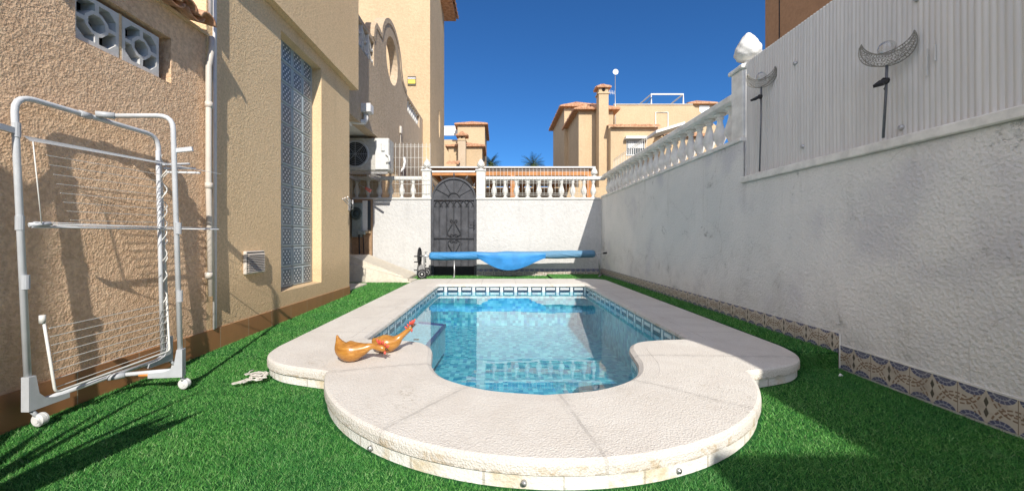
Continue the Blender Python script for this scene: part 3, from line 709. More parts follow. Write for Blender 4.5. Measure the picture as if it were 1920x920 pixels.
STAKE = plain('dull_steel_stake', (0.17, 0.18, 0.20), 0.45, 0.5, 0.5, var=0.15)
bg_ = bpy.data.materials.new('clear_ball_glass'); bg_.use_nodes = True; nt = bg_.node_tree; nt.nodes.clear(); o_ = nt.nodes.new('ShaderNodeOutputMaterial'); mx_ = nt.nodes.new('ShaderNodeMixShader'); lw = nt.nodes.new('ShaderNodeLayerWeight'); lw.inputs[0].default_value = 0.35
t_ = nt.nodes.new('ShaderNodeBsdfTransparent'); t_.inputs[0].default_value = (.93, .93, .93, 1); g_ = nt.nodes.new('ShaderNodeBsdfGlossy'); g_.inputs['Roughness'].default_value = 0.05
nt.links.new(lw.outputs['Facing'], mx_.inputs[0]); nt.links.new(t_.outputs[0], mx_.inputs[1]); nt.links.new(g_.outputs[0], mx_.inputs[2]); nt.links.new(mx_.outputs[0], o_.inputs[0]); BALLG = bg_
crescent(2.065, 2.085, 1.832, 1.345, 0.108, 'silver filigree crescent moon light in the middle of the grey ribbed screen', 0.72)
crescent(2.09, 3.12, 2.11, 1.345, 0.10, 'silver filigree crescent moon light at the far end of the screen below the finial', 0.72)
# ------------------------------------------------------------------ back wall with gate
GX0, GX1 = -1.405, -0.470
bw = thing('back_wall', 'bright white garden wall behind the pool with balusters, on both sides of the iron gate', 'wall', (0.3, D, 0))
mb = MB(); mb.box(-2.62, GX0 - 0.012, D, D + 0.2, -0.05, 1.632); mb.box(GX1 + 0.012, XR + 0.01, D, D + 0.2, -0.05, 1.632); mb.build('wall_panel', WHITE, bw)
mb = MB(); mb.box(-4.2, GX0 - 0.0, D - 0.022, D + 0.22, 1.634, 1.672, 0.006); mb.box(GX1, XR - 0.024, D - 0.022, D + 0.22, 1.634, 1.672, 0.006); mb.build('sill', BALU_SUN, bw)
mb = MB(); mb.box(-4.2, GX0 - 0.20, D + 0.02, D + 0.17, 2.052, 2.12, 0.01); mb.box(GX1 + 0.19, XR + 0.1, D + 0.02, D + 0.17, 2.052, 2.12, 0.01); mb.build('top_rail', BALU_SUN, bw)
for xa, xb in ((GX0 - 0.195, GX0 - 0.012), (GX1 + 0.005, GX1 + 0.185)):
    mb = MB(); mb.box(xa, xb, D + 0.0, D + 0.19, 1.674, 2.225, 0.006); mb.box(xa - 0.02, xb + 0.02, D - 0.02, D + 0.21, 2.225, 2.262, 0.006)
    xm = (xa + xb) / 2; mb.sweep([(xm - 0.05, D - 0.004, 1.74), (xm - 0.05, D - 0.004, 2.08), (xm, D - 0.004, 2.15), (xm + 0.05, D - 0.004, 2.08), (xm + 0.05, D - 0.004, 1.74)], 0.007, 5, closed=True)
    pr = mb.build('pier', BALU_SUN, bw)
    finial(xm, D + 0.09, 2.262, 0.235, pr, BALU_SUN)
finial(XR - 0.13, D + 0.09, 2.12, 0.20, bw, BALU_SUN)
for k in range(9): baluster(-0.10 + k * 0.237, D + 0.095, 1.672, 2.052, bw, BALU_SUN)
baluster(1.99, D + 0.095, 1.672, 2.052, bw, BALU_SUN)
for k in range(7): baluster(-1.80 - k * 0.237, D + 0.095, 1.672, 2.052, bw, BALU_SUN)
tileband((XR - 0.01, D), (GX1 + 0.02, D), 0.03, 0.195, 0.008, bw)
mb = MB(); mb.box(GX0 - 0.07, GX1 + 0.10, D + 0.06, D + 0.12, 2.21, 2.245); mb.build('lintel_bar', WPAINT, bw)
# wire fences clipped in front of the balusters
mb = MB(); wiremesh((GX1 + 0.20, D - 0.01), (1.86, D - 0.01), 1.70, 2.27, 0.076, (1.72, 1.76, 1.97, 2.01, 2.215, 2.25), 0.0034, mb)
o = mb.build('wire_fence', WIRE); tag(o, 'low white wire mesh fence in front of the balusters to the right of the gate', 'fence')
mb = MB(); wiremesh((-2.30, D - 0.02), (GX0 - 0.02, D - 0.02), 1.72, 2.80, 0.076, (1.76, 1.95, 2.04, 2.30, 2.50, 2.72, 2.755), 0.0036, mb); wiremesh((-3.2, D - 0.02), (-2.30, D - 0.02), 1.74, 2.30, 0.076, (1.76, 1.95, 2.04), 0.002, mb)
o = mb.build('wire_fence', WIRE); tag(o, 'tall white wire mesh fence above the balusters to the left of the gate', 'fence')
# gate
gt = thing('iron_gate', 'dark grey sheet metal gate with fanlight arch and wrought iron scrolls', 'gate', ((GX0 + GX1) / 2, D + 0.08, 0.03))
gc = (GX0 + GX1) / 2; gw = (GX1 - GX0) / 2 - 0.01; yg = D + 0.07; zs = 1.655; za = 1.655; GR = gw * 0.98
mb = MB(); n = 6; zig = []
N = 48
for i in range(N + 1):
    x = gc - gw + 2 * gw * i / N; ph = (i / N * 6) % 1; d = 0.012 if ph < 0.12 or ph > 0.88 else 0.0
    zig.append((x, yg + 0.012 - d))
for i in range(N):
    (xa, ya), (xb, yb) = zig[i], zig[i + 1]; z0 = 0.235 + 0.012 * math.sin(i * 0.9); z1 = 0.235 + 0.012 * math.sin((i + 1) * 0.9)
    mb.add([(xa, ya, z0), (xb, yb, z1), (xb, yb, 1.62), (xa, ya, 1.62), (xa, ya + .004, z0), (xb, yb + .004, z1), (xb, yb + .004, 1.62), (xa, ya + .004, 1.62)], [(0, 1, 2, 3), (7, 6, 5, 4), (0, 4, 5, 1)])
mb.build('sheet_panel', GATE, gt)
mb = MB(); arc = [(gc + GR * math.cos(PI * k / 32), za + GR * math.sin(PI * k / 32) * 0.96) for k in range(33)]
mb.poly(arc, [], lambda u, v, d: (u, yg + 0.008 + d, v), 0.006); mb.build('fanlight_panel', GATE, gt)
mb = MB(); mb.box(gc - gw, gc + gw, yg + 0.0, yg + 0.02, 0.05, 0.245); mb.build('kick_plate', RUBBER, gt)
mb = MB(); mb.box(GX0 - 0.010, GX0 + 0.045, yg - 0.03, yg + 0.02, 0.02, 1.66, 0.004); mb.box(GX1 - 0.045, GX1 + 0.010, yg - 0.03, yg + 0.02, 0.02, 1.66, 0.004); mb.box(GX0, GX1, yg - 0.032, yg + 0.018, 1.625, 1.672, 0.004)
mb.sweep([(u, yg - 0.008, v) for u, v in arc], 0.026, 4); mb.build('frame', GATE, gt)
mb = MB()
for k in (1, 2, 3, 4, 5):
    a = PI * k / 6; mb.bar((gc + 0.12 * math.cos(a), yg - 0.006, za + 0.12 * math.sin(a)), (gc + GR * math.cos(a), yg - 0.006, za + GR * math.sin(a) * .96), 0.008, 4)
mb.sweep([(gc + 0.12 * math.cos(PI * k / 14), yg - 0.008, za + 0.015 + 0.11 * math.sin(PI * k / 14)) for k in range(15)], 0.012, 6); mb.build('fanlight_bars', GATE_BAR, gt)
for k in (1, 2, 3, 4, 5):   # spear points
    a = PI * k / 6 if k != 3 else PI / 2; d = Vector((math.cos(a), 0, math.sin(a))); base = Vector((gc + (GR + 0.02) * math.cos(a), yg - 0.008, za + (GR * .96 + 0.02) * math.sin(a)))
    if k in (1, 5): d = Vector((d.x * 0.35, 0, 1)).normalized()
    mb = MB(); mb.sweep([base, base + d * 0.03, base + d * 0.035, base + d * 0.06, base + d * 0.12], [0.010, 0.010, 0.026, 0.024, 0.002], 4, sq=[(1, 1), (1, 1), (1, .5), (1, .5), (1, .5)]); mb.build('spear_point', GATE_BAR, gt)
def spiral(cx, cz, r, a0, turns, sgn, n=22): return [(cx + r * (1 - 0.8 * t) * math.cos(a0 + sgn * turns * 2 * PI * t), yg - 0.016, cz + r * (1 - 0.8 * t) * math.sin(a0 + sgn * turns * 2 * PI * t)) for t in [k / n for k in range(n + 1)]]
mb = MB(); zc = 0.83
mb.box(gc - gw + 0.04, gc + gw - 0.04, yg - 0.022, yg - 0.006, zc - 0.012, zc + 0.012)
for k in range(6):
    x0 = gc - gw + 0.05 + k * (2 * gw - 0.1) / 6; ww = (2 * gw - 0.1) / 6
    mb.sweep([(x0, yg - 0.014, 1.50), (x0 + ww * .1, yg - 0.014, 1.56), (x0 + ww / 2, yg - 0.014, 1.62), (x0 + ww * .9, yg - 0.014, 1.56), (x0 + ww, yg - 0.014, 1.50)], 0.007, 5)
    mb.sweep(spiral(x0 + 0.025, 1.50, 0.022, PI, .8, -1, 10), 0.005, 4); mb.sweep(spiral(x0 + ww - 0.025, 1.50, 0.022, 0, .8, 1, 10), 0.005, 4)
for s_ in (-1, 1):
    mb.sweep([(gc, yg - 0.016, 1.19), (gc + s_ * 0.05, yg - 0.016, 1.10), (gc + s_ * 0.13, yg - 0.016, 0.96), (gc + s_ * 0.13, yg - 0.016, 0.90), (gc + s_ * 0.05, yg - 0.016, 0.86)], 0.0075, 5)
    mb.sweep([(gc, yg - 0.016, 0.50), (gc + s_ * 0.05, yg - 0.016, 0.57), (gc + s_ * 0.12, yg - 0.016, 0.70), (gc + s_ * 0.125, yg - 0.016, 0.76), (gc + s_ * 0.05, yg - 0.016, 0.80)], 0.0075, 5)
    for zc_, sg in ((1.20, 1), (0.885, -1), (0.775, 1), ):
        mb.sweep(spiral(gc + s_ * 0.045, zc_, 0.04, PI if s_ > 0 else 0, 1.2, s_ * sg), 0.0065, 5)
mb.bar((gc, yg - 0.014, 1.62), (gc, yg - 0.014, 1.2), 0.007, 4); mb.build('scrollwork', GATE_BAR, gt)
mb = MB(); mb.box(GX1 - 0.052, GX1 - 0.02, yg - 0.045, yg - 0.03, 1.02, 1.22, 0.004); mb.bar((GX1 - 0.036, yg - 0.03, 1.10), (GX1 - 0.036, yg - 0.075, 1.10), 0.007); mb.bar((GX1 - 0.036, yg - 0.07, 1.10), (GX1 - 0.13, yg - 0.07, 1.10), 0.007); mb.build('lock', GATE_BAR, gt)
# ------------------------------------------------------------------ pergola behind the wall
pg = thing('pergola', 'orange stained wooden pergola roof behind the back wall', 'pergola', (0, 11, 0))
mb = MB(); mb.box(-1.85, 2.35, 10.0, 10.12, 2.43, 2.60, 0.005); mb.build('front_beam', WOOD, pg)
for k in range(9): mb = MB(); mb.box(-1.7 + k * 0.48, -1.6 + k * 0.48, 10.13, 13.3, 2.44, 2.56); mb.build('rafter', WOOD, pg)
for x in (-1.85, 0.3, 2.25): mb = MB(); mb.box(x, x + 0.12, 10.0, 10.12, 0, 2.428); mb.build('post', WOOD, pg)
mb = MB(); mb.box(-1.95, 2.45, 9.9, 13.4, 2.61, 2.645); mb.build('roof_board', WPAINT, pg)
nb = thing('patio_building', 'low tan building with dark openings behind the pergola', 'building', (0, 13.5, 0))
mb = MB(); mb.poly([(-6, 0), (7, 0), (7, 2.6), (-6, 2.6)], [[(-1.6, 0.05), (-0.6, 0.05), (-0.6, 2.05), (-1.6, 2.05)], [(0.1, 0.9), (1.3, 0.9), (1.3, 2.0), (0.1, 2.0)], [(1.9, 0.05), (2.9, 0.05), (2.9, 2.0), (1.9, 2.0)]], lambda u, v, d: (u, 13.5 + d, v), 0.2); mb.build('wall', TAN_FAR, nb)
mb = MB(); mb.box(-6, 7, 13.72, 13.8, 0, 2.4); mb.build('dark_interior', DARK, nb)
# ------------------------------------------------------------------ things behind the camera that shade the garden
mb = MB(); mb.box(1.60, 2.5, -4.6, -2.24, 0, 2.62, 0.01); 
sh = thing('garden_shed', 'white rendered shed in the right corner behind the viewer', 'shed', (2.0, -3.0, 0)); mb.build('wall', WHITE, sh)
mb = MB(); mb.box(1.75, 2.35, -2.25, -2.22, 0.0, 2.0); mb.build('door', WOOD, sh)
# ------------------------------------------------------------------ the house on the left
hs = thing('house', 'tan rendered house on the left with a tall glass block window and overhanging upper floor', 'house', (XL, 3.0, 0))
# annex wall with recess for the pierced concrete blocks; (u=Y, v=Z)
SB = [(1.930, 2.165), (2.185, 2.42)]; sz0, sz1 = 1.80, 2.045
ro = [(1.926, 1.79), (2.49, 1.79), (2.49, 2.075), (1.926, 2.075)]
mb = MB(); mb.poly([(-6.0, -0.05), (2.785, -0.05), (2.785, 2.26), (-6.0, 2.26)], [ro], lambda u, v, d: (XL - d, u, v), 0.12)
mb.add([(XL - 0.12, -6, -0.05), (XL - 0.12, 2.785, -0.05), (XL - 2.2, 2.785, -0.05), (XL - 2.2, -6, -0.05), (XL - 0.12, -6, 2.24), (XL - 0.12, 2.785, 2.24), (XL - 2.2, 2.785, 2.24), (XL - 2.2, -6, 2.24)], [(4, 5, 6, 7), (2, 3, 7, 6), (0, 3, 7, 4)])
mb.build('annex_wall', TAN_ROUGH, hs)
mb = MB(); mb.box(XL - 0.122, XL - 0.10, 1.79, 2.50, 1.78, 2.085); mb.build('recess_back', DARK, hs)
oct_ = lambda cy, cz, r, rot=PI / 8, n=8: [(cy + r * math.cos(rot + 2 * PI * k / n), cz + r * math.sin(rot + 2 * PI * k / n)) for k in range(n)]
for i, (y0, y1) in enumerate(SB):
    cy, cz = (y0 + y1) / 2, (sz0 + sz1) / 2; s_ = (y1 - y0) / 2; t = 0.017
    holes = [oct_(cy, cz, s_ * 0.40)]
    fo = oct_(cy, cz, s_ * 0.40 + t)
    for q in range(4):      # four corner openings between octagon, spokes and frame
        a = PI / 4 + q * PI / 2; sx, sz = (1 if math.cos(a) > 0 else -1), (1 if math.sin(a) > 0 else -1); g = s_ - t; r = s_ * 0.40 + t * 0.9; k = 0.414 * r
        h = [(cy + sx * t * .6, cz + sz * g), (cy + sx * g * .62, cz + sz * g), (cy + sx * g, cz + sz * g * .62), (cy + sx * g, cz + sz * t * .6), (cy + sx * r, cz + sz * t * .6), (cy + sx * r * 0.93, cz + sz * k), (cy + sx * k, cz + sz * r * .93), (cy + sx * t * .6, cz + sz * r)]
        holes.append(h)
    mb = MB(); mb.poly([(y0, sz0), (y1, sz0), (y1, sz1), (y0, sz1)], holes, lambda u, v, d: (XL - 0.018 - d, u, v), 0.075); mb.build('screen_block', SCREEN, hs)
mb = MB(); mb.box(XL - 0.09, XL - 0.02, 2.166, 2.184, 1.80, 2.05); mb.build('recess_mullion', TAN, hs)
# tiled eave of the annex
mb = MB(); pt = 0.165; ysn = [(-6.0) + k * pt for k in range(int((2.80 + 6.0) / pt) + 1)]
for y in ysn:
    if y < -1: continue
    if y > 2.72: continue
    n = 9; vs = []; rings = 4
    for j in range(rings + 1):
        xx = XL + 0.115 - j * 0.30; zz = 2.275 + j * 0.085
        for k in range(n):
            a = PI * k / (n - 1); rr = 0.066 - 0.006 * (j > 0); vs.append((xx, y + pt / 2 - rr * 1.1 * math.cos(a), zz + rr * 0.95 * math.sin(a)))
        for k in range(n):
            a = PI * (n - 1 - k) / (n - 1); rr = 0.052; vs.append((xx, y + pt / 2 - rr * 1.1 * math.cos(a), zz + rr * 0.95 * math.sin(a)))
    fs = []; m2 = 2 * n
    for j in range(rings):
        for k in range(m2): fs.append((j * m2 + k, j * m2 + (k + 1) % m2, (j + 1) * m2 + (k + 1) % m2, (j + 1) * m2 + k))
    for k in range(n - 1): fs.append((k, k + 1, m2 - 2 - k, m2 - 1 - k))
    mb.add(vs, fs, smooth=True)
    # channel tile between
    vs = []
    for j in range(2):
        xx = XL + 0.095 - j * 1.2; zz = 2.292 + j * 0.34
        for k in range(7): a = PI * k / 6; vs.append((xx, y + pt * 0.0 - 0.062 * math.cos(a), zz - 0.045 * math.sin(a)))
        for k in range(7): a = PI * (6 - k) / 6; vs.append((xx, y - 0.075 * math.cos(a), zz - 0.056 * math.sin(a) + 0.0))
    mb.add(vs, [(k, (k + 1) % 14, 14 + (k + 1) % 14, 14 + k) for k in range(14)] + [(k, k + 1, 12 - k, 13 - k) for k in range(6)], smooth=True)
mb.build('tiled_eave', TILE, hs)
mb = MB(); mb.add([(XL + 0.02, -6, 2.262), (XL + 0.02, 2.783, 2.262), (XL - 1.2, 2.783, 2.60), (XL - 1.2, -6, 2.60), (XL + 0.02, -6, 2.24), (XL + 0.02, 2.783, 2.24), (XL - 1.2, 2.783, 2.5), (XL - 1.2, -6, 2.5)], [(0, 1, 2, 3), (4, 5, 6, 7), (0, 1, 5, 4), (1, 2, 6, 5)]); mb.build('roof_bed', TAN, hs)
# main block with the window recess
WY0, WY1, WZ0, WZ1 = 3.745, 4.60, 0.30, 2.80
mb = MB(); mb.poly([(2.79, -0.05), (5.46, -0.05), (5.46, 2.93), (2.79, 2.93)], [[(WY0, WZ0), (WY1, WZ0), (WY1, WZ1), (WY0, WZ1)]], lambda u, v, d: (XL - d, u, v), 0.25)
mb.box(XL - 5, XL - 0.252, 2.79, 2.94, -0.05, 2.93); mb.box(XL - 0.95, XL - 0.252, 5.31, 5.46, -0.05, 2.93); mb.build('main_wall', TAN, hs)
mb = MB(); mb.box(XL - 5, XL + 0.075, 2.795, 5.61, 2.932, 8.0); mb.build('upper_floor', TAN, hs)
mb = MB(); mb.box(XL - 0.14, XL - 0.11, WY0 - 0.02, WY1 + 0.01, WZ0 - 0.01, WZ1); win = mb.build('glass_block_window', MORTAR, hs)
for i in range(4):
    for j in range(12):
        a = 3.70 + i * 0.2143 + 0.006; b = WZ0 + 0.01 + j * 0.2083 + 0.006
        y0, y1 = max(a, WY0 - 0.01), min(a + 0.2023, WY1 - 0.002); mb = MB(); mb.box(XL - 0.112, XL - 0.094, y0, y1, b, b + 0.1963, 0.006); mb.build('glass_block', GBLOCK, win)
mb = MB(); P0 = [(XL - 0.10, WY0, WZ0), (XL + 0.004, WY0, WZ0 - 0.035), (XL + 0.004, WY1, WZ0 - 0.035), (XL - 0.10, WY1, WZ0 + 0.03)]; 
mb.add([(XL - 0.095, WY0 + .001, WZ0 + 0.012), (XL + 0.0, WY0 + .001, WZ0 - 0.0), (XL + 0.0, WY1 - .001, WZ0 - 0.0), (XL - 0.095, WY1 - .001, WZ0 + 0.012)], [(0, 1, 2, 3)]); mb.build('window_sill', TAN, hs)
# plinth tiles
mb = MB(); L = 11.46
mb.add([(XL + 0.009, -6, -0.05), (XL + 0.009, 5.468, -0.05), (XL + 0.009, 5.468, 0.15), (XL + 0.009, -6, 0.15)], [(0, 1, 2, 3)], uvs=[[(0, 0), (L, 0), (L, .2), (0, .2)]])
mb.add([(XL + 0.009, -6, 0.15), (XL + 0.009, 5.468, 0.15), (XL, 5.468, 0.15), (XL, -6, 0.15)], [(0, 1, 2, 3)], uvs=[[(0, .1), (L, .1), (L, .1), (0, .1)]])
mb.add([(XL + 0.009, 5.468, -0.05), (XL - 0.5, 5.468, -0.05), (XL - 0.5, 5.468, 0.15), (XL + 0.009, 5.468, 0.15)], [(0, 1, 2, 3)], uvs=[[(0.05, 0), (.5, 0), (.5, .2), (0.05, .2)]])
mb.build('plinth', PLINTH, hs)
# pipes
mb = MB(); mb.sweep([(XL + 0.03, 2.80, 2.24), (XL + 0.05, 2.775, 2.15), (XL + 0.035, 2.765, 2.02), (XL + 0.034, 2.765, 1.2), (XL + 0.038, 2.785, 0.40)], 0.019, 10)
for z in (1.75, 1.18, 0.55): mb.sweep([(XL + 0.034, 2.768, z - .02), (XL + 0.034, 2.768, z + .02)], 0.024, 10)
mb.build('drainpipe', PIPE, hs)
mb = MB(); mb.bar((XL + 0.014, 2.845, 0.15), (XL + 0.014, 2.845, 2.93), 0.009, 8); mb.box(XL + 0.001, XL + 0.006, 2.87, 2.885, 0.15, 2.93); mb.build('cable_conduit', PIPEW, hs)
mb = MB(); mb.bar((XL + 0.045, 2.768, 2.36), (XL + 0.045, 2.768, 6.0), 0.014, 10); mb.build('upper_drainpipe', PIPEW, hs)
# air vent
vt = MB(); vt.box(XL, XL + 0.028, 3.185, 3.44, 0.515, 0.705, 0.006); v_ = vt.build('air_vent', PIPE, hs)
mb = MB()
for k in range(11): z = 0.535 + k * 0.0145; mb.add([(XL + 0.0285, 3.20, z), (XL + 0.0285, 3.425, z), (XL + 0.042, 3.425, z - 0.006), (XL + 0.042, 3.20, z - 0.006), (XL + 0.0285, 3.20, z + 0.005), (XL + 0.0285, 3.425, z + 0.005)], [(0, 1, 2, 3), (3, 2, 5, 4), (0, 3, 4), (1, 5, 2)])
mb.build('louvres', PIPE, v_)
mb = MB(); mb.box(XL + 0.0282, XL + 0.0290, 3.198, 3.428, 0.53, 0.695); mb.build('vent_opening', DARK, v_)
# towel bracket at the corner
mb = MB()
for dz, dy in ((0, 0), (0.045, 0.0), (0.02, 0.0)): mb.bar((XL + 0.012 + dz, 5.44, 1.26 + dz * .5), (XL + 0.10 + dz, 4.98 + dz, 1.32 + dz * .6), 0.006, 6)
mb.box(XL, XL + 0.02, 5.40, 5.455, 1.20, 1.36, 0.004); mb.sweep([(XL + 0.02, 5.43, 1.34), (XL + 0.06, 5.43, 1.345), (XL + 0.06, 5.43, 1.22), (XL + 0.02, 5.43, 1.22)], 0.006, 6)
mb.build('towel_arm', STEEL, hs)
# side wall at the recess behind the house corner
mb = MB(); mb.box(XL - 1.1, XL - 0.96, 5.46, 8.16, -0.05, 2.74); mb.build('recess_wall', TAN_ARCH, hs)
# porch at the back: arcade wall above the passage  (plane X = XA)
XA = -2.32
pw = thing('porch_building', 'grey tan house wing with a round opening in its curved gable', 'building', (XA, 9.0, 0))
arch = []
cy, cz, R = 8.55, 4.66, 0.78
for k in range(17): a = PI - PI * k / 16; arch.append((cy + R * math.cos(a), cz + R * math.sin(a)))
left = [(7.30, 4.53), (7.34, 4.72), (7.44, 4.84), (7.60, 4.83)]
right = [(9.45, 4.60), (9.62, 4.52), (9.86, 4.47)]
top = [(7.30, 2.78)] 
out = [(5.70, 2.76), (8.35, 2.76), (8.7, 2.60), (9.0, 2.30), (9.2, 1.9), (9.25, 0.0), (12.0, 0.0), (12.0, 4.47)] + list(reversed(right)) + list(reversed([p for p in arch if p[1] > 4.70])) + list(reversed(left)) + [(7.30, 4.02), (5.70, 4.02)]
bal = [(9.95, 4.06), (11.5, 4.06), (11.5, 4.42), (9.95, 4.42)]
mb = MB(); mb.poly(out, [ell(8.55, 4.68, 0.46, 0.50, 28), bal], lambda u, v, d: (XA - d, u, v), 0.18); mb.build('arcade_wall', TAN_ARCH, pw)
# thick coping following the gable
prof = [(7.28, 4.50)] + left + [p for p in arch if p[1] > 4.70] + right
mb = MB(); mb.sweep([(XA - 0.09, p[0], p[1] + 0.02) for p in prof], 0.13, 4, sq=[(0.55, 1.15)] * len(prof)); mb.build('gable_coping', TAN_ARCH, pw)
mb = MB(); mb.box(-6, XA - 0.185, 5.62, 8.3, 2.78, 2.86); mb.build('porch_ceiling', CEIL, pw)
mb = MB(); mb.box(XA - 0.18, XA, 5.62, 7.30, 4.45, 4.53, 0.005); mb.build('railing_cap', TAN_ARCH, pw)
mb = MB()
for j in range(5):      # precast wave blocks
    y0 = 5.72 + j * 0.32
    for k in range(2):
        z0 = 4.04 + k * 0.205
        pts = [(XA - 0.07, y0 + 0.32 * q / 12, z0 + 0.10 + 0.065 * math.sin(2 * PI * q / 12)) for q in range(13)]; mb.sweep(pts, 0.035, 4, sq=[(0.6, 2.0)] * 13)
    mb.box(XA - 0.14, XA - 0.0, y0 - 0.012, y0 + 0.012, 4.02, 4.45)
mb.build('wave_block_railing', SCREEN, pw)
for k in range(7): mb = MB(); mb.lathe(balprof(0.36, 0.07), (XA - 0.09, 10.08 + k * 0.215, 4.06), 10); mb.build('baluster', BALU_SUN, pw)
mb = MB(); mb.box(-7, XA - 0.2, 8.31, 8.5, 0, 4.0); mb.build('rear_wall', TAN_ARCH, pw)
mb = MB(); mb.box(XA - 0.06, XA + 0.16, 6.6, 6.78, 2.95, 3.10, 0.01); mb.sweep([(XA + 0.05, 6.7, 2.95), (XA + 0.05, 6.7, 2.86), (XA + 0.03, 6.68, 2.80), (XA - 0.06, 6.6, 2.78), (XA - 0.3, 6.5, 2.78)], 0.045, 10); mb.box(XA - 0.5, XA - 0.15, 5.9, 6.6, 2.70, 2.76, 0.01); mb.build('gutter_spout', PIPEW, pw)
mb = MB(); mb.box(XA, XA + 0.05, 9.15, 9.25, 3.28, 3.45, 0.01); mb.sweep([(XA + 0.02, 9.2, 3.28), (XA + 0.02, 9.2, 3.0), (XA + 0.02, 9.2, 2.5)], 0.006, 5); mb.build('junction_box', PIPE, pw)
mb = MB(); mb.sweep([(XA + 0.04, 9.45, 2.78), (XA + 0.06, 9.45, 2.66), (XA + 0.04, 9.38, 2.5), (XA - 0.02, 9.3, 2.40)], 0.03, 8); mb.build('drain_elbow', PIPEW, pw)
# tower behind
tw = thing('tower_house', 'tall sunlit tan tower block rising behind the round gable', 'building', (-4, 13.5, 0))
TX = -2.10; mb = MB()
mb.add([(-9, 12, 0), (TX - 0.25, 12, 0), (TX - 0.25, 12, 12), (-9, 12, 12)], [(0, 1, 2, 3)])
mb.poly([(12, 0), (15.1, 0), (15.1, 9.6), (12, 12)], [ell(13.9, 4.9, 0.17, 0.50, 16, 0)], lambda u, v, d: (TX - d, u, v), 0.25)
mb.add([(TX - 0.25, 15.1, 0), (-9, 15.1, 0), (-9, 15.1, 9.6), (TX - 0.25, 15.1, 9.6)], [(0, 1, 2, 3)]); mb.add([(-9, 12, 0), (-9, 15.1, 0), (-9, 15.1, 9.6), (-9, 12, 12)], [(0, 1, 2, 3)])
mb.build('wall', TAN_FAR, tw)
mb = MB(); mb.box(-2.9, -2.38, 13.4, 14.4, 4.2, 5.6); mb.build('inner_wall', TAN_FAR, tw)
sgn = MB(); sgn.box(-2.78, -2.53, 11.97, 11.998, 5.51, 5.78); sg = sgn.build('sign', plain('black_sign_board', (0.10, 0.09, 0.07), 0.6), tw)
mb = MB(); mb.box(-2.765, -2.545, 11.962, 11.972, 5.555, 5.675); mb.build('yellow_panel', plain('yellow_sign_paint', (0.85, 0.68, 0.10), 0.6, var=0.08), sg)
mb = MB(); mb.box(-2.775, -2.54, 11.963, 11.973, 5.70, 5.735); mb.build('white_lettering', plain('sign_lettering_white', (0.7, 0.68, 0.7), 0.6, var=0.4, sc=60), sg)
def rooftiles(mb, e0, e1, r0, r1, pitch=0.25, amp=0.05, rows=1, lip=0.0):
    """corrugated slope from eave e0-e1 up to ridge r0-r1"""
    e0, e1, r0, r1 = map(Vector, (e0, e1, r0, r1)); L = (e1 - e0).length; n = max(2, int(L / pitch)) * 6; nrm = (e1 - e0).cross(r0 - e0 if (r0 - e0).length > .01 else r1 - e0).normalized()
    if nrm.z < 0: nrm = -nrm
    vs = []; J = 5
    for i in range(n + 1):
        t = i / n; a = e0.lerp(e1, t); b = r0.lerp(r1, t); h = abs(math.sin(PI * i / 6)) * amp
        for j in range(J + 1): s_ = j / J; vs.append(a.lerp(b, s_) + nrm * (h + 0.012 * ((i // 6 * 7 + j * 3) % 3)))
    fs = [(i * (J + 1) + j, (i + 1) * (J + 1) + j, (i + 1) * (J + 1) + j + 1, i * (J + 1) + j + 1) for i in range(n) for j in range(J)]
    o = len(vs); vs += [e0.lerp(e1, i / n) - Vector((0, 0, 0.05)) for i in range(n + 1)]; fs += [(i * (J + 1), (i + 1) * (J + 1), o + i + 1, o + i) for i in range(n)]
    mb.add(vs, fs)
def hip(x0, x1, y0, y1, z, h, ov, parent, name='tiled_roof', pitch=0.25, amp=0.05):
    X0, X1, Y0, Y1 = x0 - ov, x1 + ov, y0 - ov, y1 + ov; k = min(X1 - X0, Y1 - Y0) / 2
    if X1 - X0 > Y1 - Y0: ra, rb = (X0 + k, (Y0 + Y1) / 2, z + h), (X1 - k, (Y0 + Y1) / 2, z + h)
    else: ra, rb = ((X0 + X1) / 2, Y0 + k, z + h), ((X0 + X1) / 2, Y1 - k, z + h)
    mb = MB(); wide = X1 - X0 > Y1 - Y0
    if wide: q = [((X0, Y0), (X1, Y0), ra, rb), ((X1, Y0), (X1, Y1), rb, rb), ((X1, Y1), (X0, Y1), rb, ra), ((X0, Y1), (X0, Y0), ra, ra)]
    else: q = [((X0, Y0), (X1, Y0), ra, ra), ((X1, Y0), (X1, Y1), ra, rb), ((X1, Y1), (X0, Y1), rb, rb), ((X0, Y1), (X0, Y0), rb, ra)]
    for a, b, c, d in q: rooftiles(mb, (*a, z), (*b, z), c, d, pitch, amp)
    mb.add([(X0, Y0, z - 0.05), (X1, Y0, z - 0.05), (X1, Y1, z - 0.05), (X0, Y1, z - 0.05)], [(0, 1, 2, 3)])
    return mb.build(name, TILE, parent, fixn=False)
mb = MB(); rooftiles(mb, (TX + 0.5, 14.0, 9.55), (TX + 0.5, 15.6, 9.55), (-5, 14, 10.8), (-5, 15.6, 10.8)); mb.box(-8, TX + 0.42, 14.1, 15.5, 9.42, 9.52); mb.build('tiled_roof', TILE, tw)
